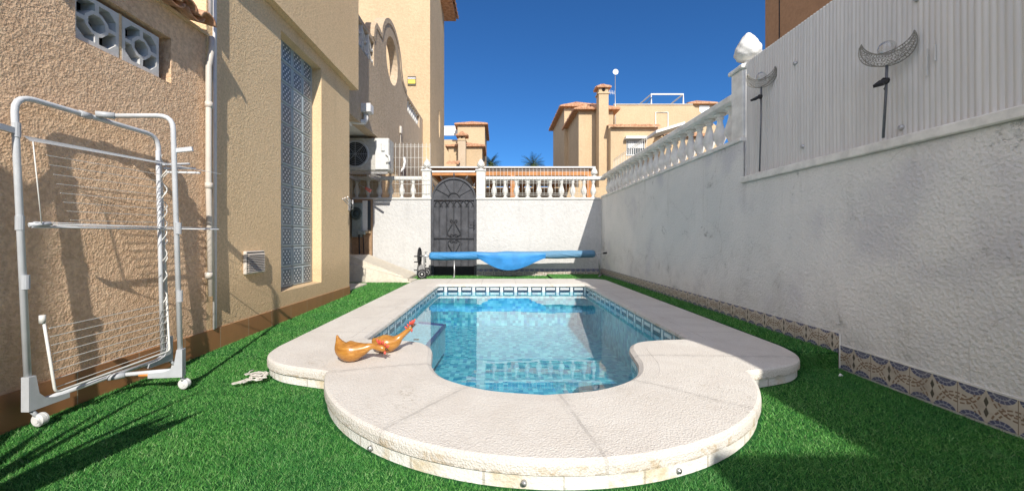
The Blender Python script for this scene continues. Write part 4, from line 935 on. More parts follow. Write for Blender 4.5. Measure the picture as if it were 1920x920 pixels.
# ------------------------------------------------------------------ air conditioner, water heater, cover by the house
ac = thing('air_conditioner', 'white outdoor air conditioner unit hung in the shade of the porch', 'air conditioner', (-2.5, 7.5, 2.08))
mb = MB(); mb.box(-3.02, -2.07, 7.40, 7.74, 2.10, 2.72, 0.02); mb.build('casing', ACWHITE, ac)
mb = MB(); mb.lathe([(0.245, 0.0), (0.262, -0.008), (0.262, -0.012), (0.235, -0.02), (0.225, -0.004)], (-2.70, 7.40, 2.41), 28, axis='y'); mb.build('fan_ring', GPLASTIC, ac)
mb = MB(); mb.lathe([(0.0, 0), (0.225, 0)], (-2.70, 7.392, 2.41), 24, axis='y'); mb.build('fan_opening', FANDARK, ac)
mb = MB()
for k in range(1, 8): mb.sweep([(-2.70 + 0.032 * k * math.cos(2 * PI * q / 20), 7.378, 2.41 + 0.032 * k * math.sin(2 * PI * q / 20)) for q in range(20)], 0.003, 4, closed=True)
for k in range(4): a = PI * k / 4; mb.bar((-2.70 - .24 * math.cos(a), 7.374, 2.41 - .24 * math.sin(a)), (-2.70 + .24 * math.cos(a), 7.374, 2.41 + .24 * math.sin(a)), 0.004, 4)
mb.build('fan_grille', GPLASTIC, ac)
mb = MB(); mb.box(-2.33, -2.08, 7.386, 7.40, 2.12, 2.70, 0.005); mb.box(-2.21, -2.14, 7.36, 7.386, 2.46, 2.62, 0.01); mb.sweep([(-2.12, 7.38, 2.40), (-2.06, 7.37, 2.36), (-2.05, 7.37, 2.28), (-2.11, 7.38, 2.24)], 0.02, 8); mb.build('valve_cover', PLASTIC, ac)
mb = MB(); mb.box(-3.05, -2.10, 7.40, 7.44, 2.04, 2.08); mb.box(-2.50, -2.46, 7.42, 8.16, 2.00, 2.05); mb.sweep([(-2.5, 7.42, 2.06), (-2.2, 7.3, 1.96)], 0.02, 4); mb.box(-2.92, -2.88, 7.42, 8.16, 2.00, 2.05); mb.build('wall_bracket', STEEL, ac)
# service corner left of the white wall
sc_ = thing('service_cabinet', 'brown wall end with a white framed window in the shaded corner behind the house', 'wall', (-2.9, 8.1, 0))
mb = MB(); mb.box(-3.04, -2.625, 8.10, 8.33, -0.05, 1.630); mb.build('wall', stucco('brown_shaded_wall', (0.40, 0.27, 0.17), (0.34, 0.22, 0.13), 24, 0.005), sc_)
mb = MB(); mb.box(-2.80, -2.70, 8.05, 8.099, 0.98, 1.60, 0.004); mb.build('window_frame', WPAINT, sc_)
mb = MB(); mb.box(-2.70, -2.64, 8.07, 8.098, 1.0, 1.6); mb.build('dark_pane', GLASSY, sc_)
mb = MB(); mb.box(-2.86, -2.64, 8.02, 8.09, 0.93, 0.975, 0.005); mb.build('ledge', TAN, sc_)
hr = thing('garden_hose_reel', 'dark green hose reel with hanging hose in the shaded corner', 'hose reel', (-2.93, 8.0, 1.0))
mb = MB(); mb.sweep([(-2.90 + 0.085 * math.cos(a), 7.98, 1.33 + 0.10 * math.sin(a)) for a in [2 * PI * k / 20 for k in range(20)]], 0.032, 8, closed=True); mb.lathe([(0.0, 0), (0.07, 0), (0.07, 0.04), (0.0, 0.04)], (-2.90, 7.96, 1.33), 16, axis='y'); mb.build('reel', plain('dark_green_plastic', (0.05, 0.075, 0.075), 0.4), hr)
mb = MB(); mb.box(-3.0, -2.80, 7.99, 8.09, 0.85, 1.55, 0.01); mb.box(-2.86, -2.72, 7.94, 8.05, 0.90, 0.98, 0.01); mb.build('back_plate', plain('grey_green_plastic', (0.22, 0.27, 0.27), 0.5), hr)
mb = MB(); mb.sweep([(-2.84, 7.97, 0.95), (-2.83, 7.97, 0.5), (-2.88, 7.97, 0.1)], 0.014, 8); mb.sweep([(-2.76, 7.97, 0.92), (-2.74, 7.97, 0.5), (-2.72, 7.97, 0.08)], 0.011, 8); mb.build('hose', RUBBER, hr)
ff = thing('spray_nozzle', 'small red and white nozzle hanging in front of the shaded balusters', 'nozzle', (-2.7, 7.9, 1.7))
mb = MB(); mb.bar((-2.86, 8.05, 1.92), (-2.68, 7.9, 1.84), 0.008, 6); mb.build('rod', PLASTIC, ff)
mb = MB(); mb.sweep([(-2.69, 7.9, 1.845), (-2.66, 7.9, 1.825), (-2.58, 7.9, 1.775)], [0.018, 0.03, 0.036], 10); mb.build('nozzle_tip', PINK, ff)
# cream wedge cover
wc = thing('sloping_cover', 'cream two tier sloping cover lying against the back wall', 'cover', (-2.3, 7.4, 0))
def wedge(mb, y0, y1, dz, g):
    # profile in XZ: high on the left, falling to the right
    xs = [-3.05, -2.62, -1.72, -1.66]; zt = [0.50, 0.50, 0.145, 0.10]
    a = [(x, y0, z + dz) for x, z in zip(xs, zt)] + [(-1.66 - g, y0, 0.02), (-3.05, y0, 0.02)]; b = [(x - 0.02, y1, z + dz) for x, z in zip(xs, zt)] + [(-1.68, y1, 0.02), (-3.05, y1, 0.02)]
    mb.add(a + b, [(0, 1, 2, 3, 4, 5), (11, 10, 9, 8, 7, 6)] + [(i, (i + 1) % 6, 6 + (i + 1) % 6, 6 + i) for i in range(6)])
mb = MB(); wedge(mb, 7.02, 7.98, 0.0, 0); mb.build('lid', CREAM, wc)
mb = MB(); mb.add([(-3.1, 6.96, 0.42), (-2.72, 6.96, 0.40), (-1.60, 6.90, 0.10), (-1.60, 6.90, 0.03), (-3.1, 6.90, 0.03), (-3.1, 7.018, 0.42), (-2.72, 7.018, 0.40), (-1.60, 7.018, 0.10), (-1.60, 7.018, 0.03), (-3.1, 7.018, 0.03)], [(0, 1, 2, 3, 4), (9, 8, 7, 6, 5)] + [(i, (i + 1) % 5, 5 + (i + 1) % 5, 5 + i) for i in range(5)]); mb.box(-1.70, -1.54, 6.86, 7.4, 0.03, 0.07, 0.008); mb.build('rim', CREAM, wc)
stp = MB(); stp.box(-2.75, -2.20, 5.75, 6.55, 0.03, 0.075, 0.01); o = stp.build('doorstep', CREAM); tag(o, 'pale shaded step slab lying on the turf just past the corner of the house', 'step')
# ------------------------------------------------------------------ pool cover reel
YR = 7.75
rl = thing('pool_cover_reel', 'long blue wrapped pool cover reel on a wheeled stand before the back wall', 'cover reel', (0.3, YR, 0.04))
mb = MB(); n = 70; pts = []; rad = []; sq = []
for i in range(n + 1):
    t = i / n; x = -1.31 + t * 3.13; pts.append((x, YR, 0.475 + 0.035 * t * t + 0.012 * t)); r_ = 0.080 + 0.007 * mnoise.noise((x * 3, 0, 0)); rad.append(r_ * (1 if 0 < i < n else 0.8)); sq.append((1 - 0.08 * t, 1))
mb.sweep(pts, rad, 20, sq=sq)
for vi in range(len(mb.v)):
    x, y, z = mb.v[vi]; d = 0.013 * mnoise.noise((x * 3.0 + z * 14, y * 9, z * 9)); mb.v[vi] = (x, y - d, z + d)
mb.build('roller', BLUE, rl)
mb = MB(); NX, NZ = 30, 10; vs = []; fs = []
for i in range(NX + 1):
    t = i / NX; x = -0.40 + t * 1.28; dep = 0.235 * (math.sin(PI * t ** 0.9)) ** 1.25 * (1 if True else 0)
    for j in range(NZ + 1):
        s_ = j / NZ; z = 0.535 - s_ * (0.10 + dep); y = YR - 0.093 - 0.012 * math.sin(PI * min(1, s_ * 2)) - 0.012 * mnoise.noise((x * 4, z * 5, 1)) + 0.06 * max(0, s_ - 0.45) ** 1.5
        vs.append((x, y, z))
for i in range(NX):
    for j in range(NZ): a = i * (NZ + 1) + j; fs.append((a, a + 1, a + NZ + 2, a + NZ + 1))
m0 = len(vs); vs2 = vs + [(x, y + 0.006, z) for x, y, z in vs]; fs2 = fs + [tuple(m0 + k for k in reversed(f)) for f in fs]
mb.add(vs2, fs2, smooth=True); mb.build('hanging_flap', BLUEFLAP, rl, fixn=False)
mb = MB(); mb.bar((-1.52, YR, 0.475), (-1.28, YR, 0.475), 0.018, 8); mb.bar((1.80, YR, 0.52), (2.06, YR, 0.535), 0.012, 8); mb.build('axle', STEEL, rl)
hw = MB(); hw.sweep([(-1.50, YR + 0.165 * math.cos(a), 0.47 + 0.165 * math.sin(a)) for a in [2 * PI * k / 28 for k in range(28)]], 0.014, 8, closed=True)
for k in range(4): a = PI * k / 4; hw.bar((-1.50, YR - .16 * math.cos(a), 0.47 - .16 * math.sin(a)), (-1.50, YR + .16 * math.cos(a), 0.47 + .16 * math.sin(a)), 0.011, 5)
hw.lathe([(0, 0), (0.13, 0.0), (0.13, 0.006), (0, 0.006)], (-1.505, YR, 0.47), 20, axis='x'); h_ = hw.build('hand_wheel', RUBBER, rl)
for z in (0.47, 0.36): mb = MB(); mb.bar((-1.60, YR - 0.02, z), (-1.50, YR - 0.02, z), 0.011, 6); mb.build('handle', RUBBER, h_)
st = MB(); st.box(-1.43, -1.40, YR - 0.02, YR + 0.02, 0.12, 0.47, 0.004); st.box(-1.445, -1.385, YR - 0.22, YR + 0.30, 0.10, 0.13, 0.004); st.bar((-1.385, YR, 0.34), (-1.385, YR, 0.55), 0.011, 6); st.box(-1.41, -1.36, YR - .02, YR + .02, 0.55, 0.562); st.box(-1.52, -1.44, YR - 0.01, YR + 0.01, 0.10, 0.30); st.build('stand', STEEL, rl)
for y in (YR - 0.20, YR + 0.28):
    wb = MB(); wb.lathe([(0.055, -0.02), (0.088, -0.02), (0.094, -0.012), (0.094, 0.012), (0.088, 0.02), (0.055, 0.02)], (-1.415, y, 0.135), 24, axis='y'); wh = wb.build('wheel', RUBBER, rl)
    hb = MB(); hb.lathe([(0.0, -0.03), (0.016, -0.03), (0.018, -0.020), (0.045, -0.010), (0.055, -0.021), (0.058, -0.021), (0.058, 0.018), (0, 0.018)], (-1.415, y, 0.135), 20, axis='y'); hb.build('hub', PLASTIC, wh)
mb = MB(); mb.sweep([(-0.845, YR, 0.40), (-0.84, YR, 0.15), (-0.845, YR, 0.05), (-0.90, YR - 0.02, 0.045)], 0.012, 8); mb.build('middle_leg', STEEL, rl)
mb = MB(); mb.sweep([(1.85, YR, 0.52), (1.90, YR - 0.01, 0.40), (1.92, YR - 0.02, 0.10)], 0.016, 8); mb.sweep([(1.84, YR - 0.25, 0.10), (2.02, YR + 0.25, 0.095)], 0.014, 8); mb.build('end_leg', STEEL, rl)
mb = MB(); mb.bar((1.98, YR, 0.53), (2.08, YR, 0.54), 0.017, 8); mb.build('end_grip', RUBBER, rl)
def stretch(o):
    for c in o.children:
        for v in c.data.vertices: v.co.x = (v.co.x + 0.3) * 1.042 - 0.3
        stretch(c)
stretch(rl)
# ------------------------------------------------------------------ clothes airer
ar = thing('clothes_airer', 'tall folding metal clothes airer on castors leaning by the rough tan wall', 'clothes airer', (-1.95, 2.0, 0))
RT = 0.0122
def rnd(pts, r=0.07, n=5):
    out = [Vector(pts[0])]
    for a, b, c in zip(pts, pts[1:], pts[2:]):
        a, b, c = Vector(a), Vector(b), Vector(c); p = b + (a - b).normalized() * r; q = b + (c - b).normalized() * r
        for k in range(n + 1): t = k / n; out.append(p * (1 - t) ** 2 + b * 2 * t * (1 - t) + q * t * t)
    out.append(Vector(pts[-1])); return out
P1, P2 = Vector((-1.995, 1.665, 0.10)), Vector((-2.035, 1.645, 1.41)); P3, P4 = Vector((-2.030, 2.335, 1.415)), Vector((-1.985, 2.355, 0.10))
mb = MB(); mb.sweep(rnd([P1, P2, P3, P4], 0.075), RT, 10); mb.sweep([P1 + Vector((0, 0, 0)), P4], RT * 0.9, 10); mb.build('rear_frame', TUBE, ar)
H1 = Vector((-2.025, 2.00, 1.43)); Q2 = Vector((-1.725, 2.075, 1.455)); Q3 = Vector((-1.69, 2.085, 0.09)); H0 = Vector((-1.985, 2.02, 0.10))
mb = MB(); mb.sweep(rnd([H1, Q2, Q3], 0.07), RT, 10); mb.sweep([Q3 + Vector((0, 0, 0.02)), H0], RT * 0.9, 10); mb.sweep([Vector((-2.0, 2.30, 1.32)), Vector((-1.985, 2.315, 0.12))], 0.011, 8); mb.build('swing_frame', TUBE, ar)
for a, b in ((H1 + Vector((-0.0, -0.03, 0.0)), H1 + Vector((0.055, 0.012, 0.004))), (Vector((-2.033, 1.90, 1.412)), Vector((-2.033, 1.95, 1.412))), (H0 + Vector((0.0, -.03, 0)), H0 + Vector((0.05, 0.01, 0.0)))):
    mb = MB(); mb.sweep([a, b], RT * 1.35, 8); mb.build('hinge_sleeve', GPLASTIC, ar)
def corner(p, d):      # moulded foot bracket
    mb = MB(); d = Vector(d).normalized(); prof = [(0.004, 0.15), (0.004, 0.004), (0.16, 0.004), (0.16, 0.028), (0.10, 0.031), (0.065, 0.042), (0.042, 0.07), (0.030, 0.15)]; s_ = d.cross(Vector((0, 0, 1))).normalized() * 0.017
    vs = [p + d * (u - 0.018) + Vector((0, 0, v - 0.03)) + s_ for u, v in prof] + [p + d * (u - 0.018) + Vector((0, 0, v - 0.03)) - s_ for u, v in prof]; m = len(prof)
    mb.add(vs, [tuple(range(m)), tuple(reversed(range(m, 2 * m)))] + [(i, (i + 1) % m, m + (i + 1) % m, m + i) for i in range(m)]); return mb.build('foot_bracket', GPLASTIC, ar)
corner(P1, P4 - P1); corner(P4, P1 - P4); corner(Q3 + Vector((0, 0, .01)), H0 - Q3)
for p, off in ((P1, (0.02, 0.02)), (P4, (0.02, 0.03)), (Q3, (0.0, 0.02))):
    cx, cy = p.x + off[0], p.y + off[1]; mb = MB()
    mb.lathe([(0.0, -0.015), (0.012, -0.015), (0.014, -0.012), (0.021, -0.012), (0.027, -0.008), (0.028, 0.005), (0.025, 0.006), (0.028, 0.008), (0.027, 0.016), (0.021, 0.018), (0.0, 0.018)], (cx, cy, 0.027), 24, axis='y')
    c_ = mb.build('castor', PLASTIC, ar, flat=True); mb = MB(); mb.bar((cx, cy, 0.033), (p.x, p.y, 0.085), 0.009, 6); mb.build('castor_stem', GPLASTIC, c_)
mb = MB(); mb.sweep([Q3.lerp(H0, 0.35), Q3.lerp(H0, 0.62)], RT * 0.93, 10); mb.build('orange_label', ORANGE_P, ar)
for p in (Vector((-2.004, 1.66, 0.62)), Vector((-2.018, 1.652, 0.87)), Vector((-1.70, 2.08, 0.86)), Vector((-1.695, 2.082, 0.50)), Vector((-2.028, 1.648, 1.26))):
    mb = MB(); mb.sweep([p - Vector((0, 0, 0.03)), p + Vector((0, 0, 0.03))], RT * 1.15, 12); mb.build('collar', GPLASTIC, ar, flat=True)
# upper wing, almost edge-on
mb = MB(); A = Vector((-2.02, 1.665, 1.235))
for k in range(8): e = Vector((-2.015 + 0.042 * k, 2.36 + 0.01 * k, 1.262 - 0.008 * k)); mb.bar(A + Vector((0.004 * k, 0, 0.006 - 0.003 * k)), e, 0.0012, 4)
for k in range(3): mb.sweep([Vector((-2.0 + 0.01 * k, 2.33, 1.245 - 0.022 * k)), Vector((-1.86 + 0.025 * k, 2.36 + 0.01 * k, 1.255 - 0.025 * k))], 0.008, 4)
mb.sweep([Vector((-1.725, 2.08, 1.27)), Vector((-1.64, 2.10, 1.285))], 0.014, 4, sq=[(1.1, .8)] * 2); mb.sweep([Vector((-2.03, 1.645, 1.255)), Vector((-1.98, 1.30, 1.27))], 0.016, 4, sq=[(1.1, .8)] * 2); mb.build('upper_wing', TUBE, ar)
mb = MB(); mb.bar((-1.99, 1.675, 1.22), (-1.965, 1.685, 0.87), 0.0022, 6)
for k in range(8): z = 1.17 - k * 0.040; mb.bar((-1.985 + 0.002 * k, 1.72 + 0.012 * k, z), (-1.975, 2.30, z - 0.0 + 0.01), 0.0016, 4)
mb.build('folded_wing_wires', WIRE, ar)
mb = MB(); mb.bar((-1.985, 1.665, 0.855), (-1.98, 2.33, 0.862), 0.0055, 6); mb.bar((-1.98, 1.665, 0.865), (-1.72, 2.40, 0.87), 0.0025, 5); mb.bar((-1.98, 2.33, 0.865), (-1.74, 2.44, 0.863), 0.004, 5); mb.bar((-1.975, 1.665, 0.875), (-1.95, 2.33, 0.872), 0.0018, 5)
mb.sweep([Vector((-1.99, 1.66, 0.862)), Vector((-1.965, 1.72, 0.87))], 0.010, 6); mb.build('middle_shelf', TUBE, ar)
mb = MB()
for k in range(8): z = 0.415 - k * 0.038; mb.bar((-1.955, 1.705 + 0.004 * k, z), (-1.965, 2.33, z + 0.01), 0.0021, 4)
mb.build('lower_wing_wires', WIRE, ar)
mb = MB(); mb.sweep(rnd([Vector((-1.965, 1.69, 0.47)), Vector((-1.945, 1.72, 0.13)), Vector((-1.955, 2.33, 0.14)), Vector((-1.975, 2.33, 0.46))], 0.02, 3), 0.0055, 6); mb.sweep([(-1.967, 1.69, 0.44), (-1.967, 1.69, 0.475)], 0.011, 6); mb.build('lower_wing_frame', WIRE, ar)
mb = MB()
for q, (x, y, z0, z1) in enumerate(((-1.985, 2.325, 0.20, 1.30), (-2.0, 2.345, 0.3, 1.2))): mb.sweep([(x + 0.013 * math.cos(t * 55 + q * 2), y + 0.013 * math.sin(t * 55 + q * 2), z0 + (z1 - z0) * t) for t in [k / 160 for k in range(161)]], 0.0028, 4)
mb.build('wound_cord', WIRE, ar)
# ------------------------------------------------------------------ carved birds, rope
def bird(path, rad, sq, lab, head, hd, red_dir, name='wooden_hen'):
    t = thing(name, lab, 'garden ornament', (path[1][0], path[1][1], ZC), 'wooden hens on the coping')
    c = crom(path, 6); rr = [p for p in crom([(a, 0, 0) for a in rad], 6)]; n = len(c); qq = crom([(a, b, 0) for a, b in sq], 6)
    mb = MB(); mb.sweep(c, [max(0.003, p.x) for p in rr], 24, sq=[(p.x, p.y) for p in qq]); mb.build('body', DUCK, t)
    head = Vector(head); hd = Vector(hd).normalized()
    mb = MB()
    for k in range(5):
        o = head + hd * (-0.020 + 0.011 * k) + Vector((0, 0, 0.010 + 0.004 * (2 - abs(k - 2)))); mb.sweep([o, o + Vector((0, 0, 0.016)) + red_dir * 0.012 + hd * 0.007 * (k - 2), o + Vector((0, 0, 0.024)) + red_dir * 0.018 + hd * 0.009 * (k - 2)], [0.006, 0.006, 0.003], 8)
    mb.build('comb', COMB, t)
    mb = MB(); o = head + hd * 0.016 - Vector((0, 0, 0.014)); mb.sweep([o, o - Vector((0, 0, 0.012)), o - Vector((0, 0, 0.020))], [0.006, 0.008, 0.003], 8); mb.build('wattle', COMB, t)
    mb = MB(); mb.sweep([head + hd * 0.018, head + hd * 0.030, head + hd * 0.048], [0.010, 0.007, 0.001], 8); mb.build('beak', plain('dark_painted_beak', (0.10, 0.045, 0.02), 0.4), t)
    return t
bz = ZC
# first hen: tail up on the left, neck stretched to the right, head low
bird([(-0.948, 2.30, bz + 0.150), (-0.938, 2.295, bz + 0.120), (-0.912, 2.29, bz + 0.076), (-0.858, 2.285, bz + 0.060), (-0.795, 2.288, bz + 0.072), (-0.745, 2.29, bz + 0.088), (-0.700, 2.29, bz + 0.082), (-0.672, 2.288, bz + 0.074), (-0.655, 2.287, bz + 0.070)],
     [0.005, 0.017, 0.048, 0.060, 0.038, 0.018, 0.020, 0.018, 0.006], [(1, 1)] * 9, 'varnished wooden hen with raised tail, head stretched low towards the other hen', (-0.678, 2.286, bz + 0.082), (1, 0, -0.5), Vector((0.2, -0.4, 0)))
bird([(-0.795, 2.47, bz + 0.085), (-0.775, 2.47, bz + 0.070), (-0.745, 2.47, bz + 0.058), (-0.700, 2.47, bz + 0.056), (-0.655, 2.475, bz + 0.068), (-0.620, 2.48, bz + 0.098), (-0.580, 2.485, bz + 0.132), (-0.560, 2.486, bz + 0.148), (-0.549, 2.486, bz + 0.150)],
     [0.006, 0.034, 0.052, 0.055, 0.040, 0.020, 0.014, 0.013, 0.005], [(1, 1)] * 9, 'varnished wooden hen nearer the water with its neck raised towards the pool', (-0.565, 2.486, bz + 0.150), (0.8, 0, 0.6), Vector((0.1, -0.2, 0)))
mb = MB(); rg = random.Random(3)
for k in range(9):
    a0 = rg.uniform(0, 6.28); pts = []; cx, cy = -1.375 + rg.uniform(-.035, .035), 2.21 + rg.uniform(-.03, .04)
    for q in range(10): a = a0 + q * 0.62; r_ = 0.026 + 0.011 * math.sin(q * 1.7 + k); pts.append((cx + r_ * 1.3 * math.cos(a), cy + r_ * math.sin(a), 0.022 + 0.004 * k * 0.6 + 0.004 * math.sin(q + k)))
    mb.sweep(pts, 0.0035, 5)
for k in range(8): x0 = -1.395 + rg.uniform(-.02, .02); mb.sweep([(x0, 2.19, 0.025), (x0 - 0.02 + rg.uniform(-.02, .02), 2.16, 0.022), (x0 - 0.035 + rg.uniform(-.03, .02), 2.13 + rg.uniform(-.02, .02), 0.02)], 0.0028, 4)
o = mb.build('frayed_rope', plain('off_white_rope', (0.62, 0.58, 0.52), 0.9)); tag(o, 'tangled frayed white rope lying on the turf beside the left corner of the coping', 'rope')
for i, (x, y, l) in enumerate(((1.945, 2.24, 'small scrap of white litter on the shaded turf by the step'),)):
    mb = MB(); mb.sweep([(x, y, 0.022), (x + 0.012, y + 0.004, 0.028), (x + 0.022, y, 0.022)], [0.004, 0.008, 0.003], 6); o = mb.build('litter', WPAINT); tag(o, l, 'litter')
# ------------------------------------------------------------------ brown house on the right, behind the screen
bh = thing('brown_house', 'tall brown rendered house in shade above the grey ribbed screen', 'house', (8, 5, 0))
mb = MB(); mb.box(6.12, 12, 1.0, 9.0, 0, 9.5); mb.build('wall', BROWN, bh)
mb = MB(); mb.box(6.108, 6.118, 8.53, 8.55, 0, 9.4); mb.build('expansion_joint', RUBBER, bh)
# ------------------------------------------------------------------ distant houses
def pbox(x0, x1, ytop, Y, depth, zb=0.0):
    a = at(x0, ytop, Y); b = at(x1, ytop, Y); mb = MB(); mb.box(a.x, b.x, Y, Y + depth, zb, a.z); return mb, a, b
RF = []
def dist_house(name, label, cat, loc): return thing(name, label, cat, loc)
hr_ = dist_house('white_trimmed_house', 'distant tan house with chimney, barred window and flat roof terrace', 'house', (8, 22, 0))
mb, a, b = pbox(1145, 1246, 238, 20, 3); mb.build('wall', TAN_FAR, hr_)
mb = MB(); z = a.z; rooftiles(mb, (a.x - 0.1, 19.75, z), (b.x - 0.3, 19.75, z), (a.x - 0.1, 20.9, z + 0.32), (b.x - 0.3, 20.9, z + 0.32), 0.22, 0.05); mb.build('tiled_roof', TILE, hr_, fixn=False)
wa = at(1175, 263, 20); wb = at(1208, 292, 20)
mb = MB(); mb.box(wa.x, wb.x, 19.99, 20.01, wb.z, wa.z); wi = mb.build('window', GLASSY, hr_)
mb = MB(); mb.box(wa.x - .04, wb.x + .04, 19.96, 19.985, wa.z - 0.05, wa.z); mb.box(wa.x - .04, wb.x + .04, 19.96, 19.985, wb.z, wb.z + 0.05)
for k in range(9): x = wa.x + (wb.x - wa.x) * k / 8; mb.box(x - .013, x + .013, 19.955, 19.975, wb.z, wa.z)
mb.build('window_frame', WPAINT, wi)
mb = MB(); mb.box(wa.x + .05, wb.x - .05, 19.978, 19.988, wb.z + 0.38, wa.z - 0.05); mb.build('curtain', CURT, wi)
mb = MB(); mb.box(wa.x - .12, wb.x + .12, 19.7, 20.0, wa.z + 0.02, wa.z + 0.14); mb.build('window_canopy', WPAINT, hr_)
mb, a, b = pbox(1123, 1141, 176, 20.4, 0.55); mb.build('chimney', TAN_FAR, hr_)
ca = at(1121, 176, 20.4); cb = at(1143, 176, 20.4); mb = MB(); mb.box(ca.x, cb.x, 20.36, 20.99, ca.z, ca.z + 0.06); mb.box(ca.x + .06, cb.x - .06, 20.42, 20.93, ca.z + 0.06, ca.z + 0.33); mb.build('chimney_cap', TAN_FAR, hr_)
mb = MB(); mb.lathe([(0.0, 0), (0.09, 0), (0.09, 0.02), (0, 0.02)], ((ca.x + cb.x) / 2, 20.405, ca.z + 0.22), 12, axis='y'); mb.build('flue_opening', DARK, hr_)
hip(ca.x + .04, cb.x - .04, 20.42, 20.93, ca.z + 0.36, 0.20, 0.12, hr_, 'chimney_roof', 0.16, 0.05)
mb, a, b = pbox(1085, 1150, 208, 21.2, 3.5); mb.build('front_tower', TAN_FAR, hr_); hip(a.x, b.x, 21.2, 24.7, a.z + .05, 0.62, 0.30, hr_, 'front_tower_roof')
mb, a, b = pbox(1058, 1110, 202, 24.5, 5); mb.build('rear_tower', TAN_FAR, hr_); hip(a.x, b.x, 24.5, 29.5, a.z + .05, 0.55, 0.30, hr_, 'rear_tower_roof')
mb = MB(); a = at(1152, 197, 23.0); b = at(1298, 197, 23.0); c = at(1345, 238, 23.0)
mb.poly([(a.x, 0), (c.x, 0), (c.x, c.z), (b.x, b.z), (a.x, a.z)], [], lambda u, v, d: (u, 23.0 + d, v), 4.0); mb.build('terrace_block', TAN_FAR, hr_)
mb = MB(); mb.box(a.x - .05, b.x + .02, 22.95, 23.1, a.z + .002, a.z + 0.05); mb.build('parapet_cap', CREAM, hr_)
p0 = at(1229, 211, 22.99); p1 = at(1252, 240, 22.99); mb = MB(); mb.sweep([(p0.x, 22.97, p1.z), (p0.x, 22.97, p0.z), (p1.x, 22.97, p0.z), (p1.x, 22.97, p1.z)], 0.035, 4); mb.build('blind_window_trim', WPAINT, hr_)
p0 = at(1221, 177, 24.0); p1 = at(1281, 197, 24.0); mb = MB(); mb.sweep([(p0.x, 24, p1.z), (p0.x, 24, p0.z), (p1.x, 24, p0.z), (p1.x, 24, p1.z)], 0.055, 4); mb.sweep([(p0.x, 24, p0.z), (p0.x - .1, 26.5, p0.z), (p0.x - .1, 26.5, p1.z)], 0.045, 4); mb.sweep([(p1.x, 24, p0.z), (p1.x, 26.5, p0.z), (p1.x, 26.5, p1.z)], 0.045, 4)
mb.build('terrace_frame', WPAINT, hr_)
p0 = at(1206, 197, 24); mb = MB(); mb.add([(p0.x, 23.8, p0.z - .05), (p0.x + 0.45, 23.8, p0.z + 0.42), (p0.x + 0.45, 25.5, p0.z + 0.42), (p0.x, 25.5, p0.z - .05), (p0.x + .05, 23.8, p0.z - .05), (p0.x + 0.5, 23.8, p0.z + 0.40), (p0.x + 0.5, 25.5, p0.z + 0.40), (p0.x + .05, 25.5, p0.z - .05)], [(0, 1, 2, 3), (7, 6, 5, 4), (0, 1, 5, 4), (3, 2, 6, 7), (1, 2, 6, 5)]); mb.build('solar_collector', GLASSY, hr_)
# antenna mast with dish
m0 = at(1153.5, 195, 22.5); m1 = at(1153.5, 138, 22.5); an = thing('antenna_mast', 'thin antenna mast with a round white dish and small aerial beside the chimney', 'antenna', m0)
mb = MB(); mb.bar((m0.x, m0.y, m0.z - 3), m1, 0.022, 6); mb.build('mast', STEEL, an)
mb = MB(); mb.lathe([(0.0, 0.03), (0.10, 0.015), (0.155, -0.02), (0.16, -0.02), (0.11, 0.035), (0.0, 0.05)], (m1.x, m1.y - .06, m1.z + 0.06), 20, axis='y'); mb.build('dish', WPAINT, an)
q = at(1150, 173, 22.5); mb = MB(); mb.bar((q.x - 0.45, q.y, q.z + 0.05), (q.x + 0.1, q.y, q.z - 0.08), 0.014, 5)
for k in range(6): x = q.x - 0.42 + k * 0.09; mb.bar((x, q.y, q.z - 0.13), (x + .02, q.y, q.z + 0.17 - .02 * k), 0.011, 4)
mb.build('aerial', PLASTIC, an)
h2 = dist_house('far_right_house', 'distant small tan house with a tiled hip roof, farthest right', 'house', (13, 27, 0))
mb, a, b = pbox(1294, 1335, 196, 27, 3); mb.build('wall', TAN_FAR, h2); hip(a.x, b.x, 27, 30, a.z + .02, 0.45, 0.28, h2)
p0 = at(1311, 198, 26.98); p1 = at(1330, 215, 26.98); mb = MB(); mb.box(p0.x, p1.x, 26.95, 26.99, p1.z, p0.z); mb.build('window_shutter', WPAINT, h2)
h3 = dist_house('garden_room', 'low tiled roof and white canopy peeking over the right balustrade', 'house', (8, 19, 0))
mb, a, b = pbox(1240, 1330, 255, 19.0, 3); mb.build('wall', TAN_FAR, h3); mb = MB(); rooftiles(mb, (a.x + .1, 18.8, a.z), (b.x, 18.8, a.z), (a.x + .1, 20.2, a.z + 0.42), (b.x, 20.2, a.z + 0.42), 0.22, 0.05); mb.build('tiled_roof', TILE, h3, fixn=False)
p0 = at(1222, 250, 18); p1 = at(1275, 238, 18); mb = MB(); mb.add([(p0.x, 17.5, p0.z), (p1.x, 17.5, p1.z + .1), (p1.x, 18.7, p1.z + .1), (p0.x, 18.7, p0.z), (p0.x, 17.5, p0.z - .12), (p1.x, 17.5, p1.z - .02), (p1.x, 18.7, p1.z - .02), (p0.x, 18.7, p0.z - .12)], [(0, 1, 2, 3), (7, 6, 5, 4), (0, 1, 5, 4), (0, 3, 7, 4), (1, 2, 6, 5), (2, 3, 7, 6)]); mb.build('white_canopy', WPAINT, h3)
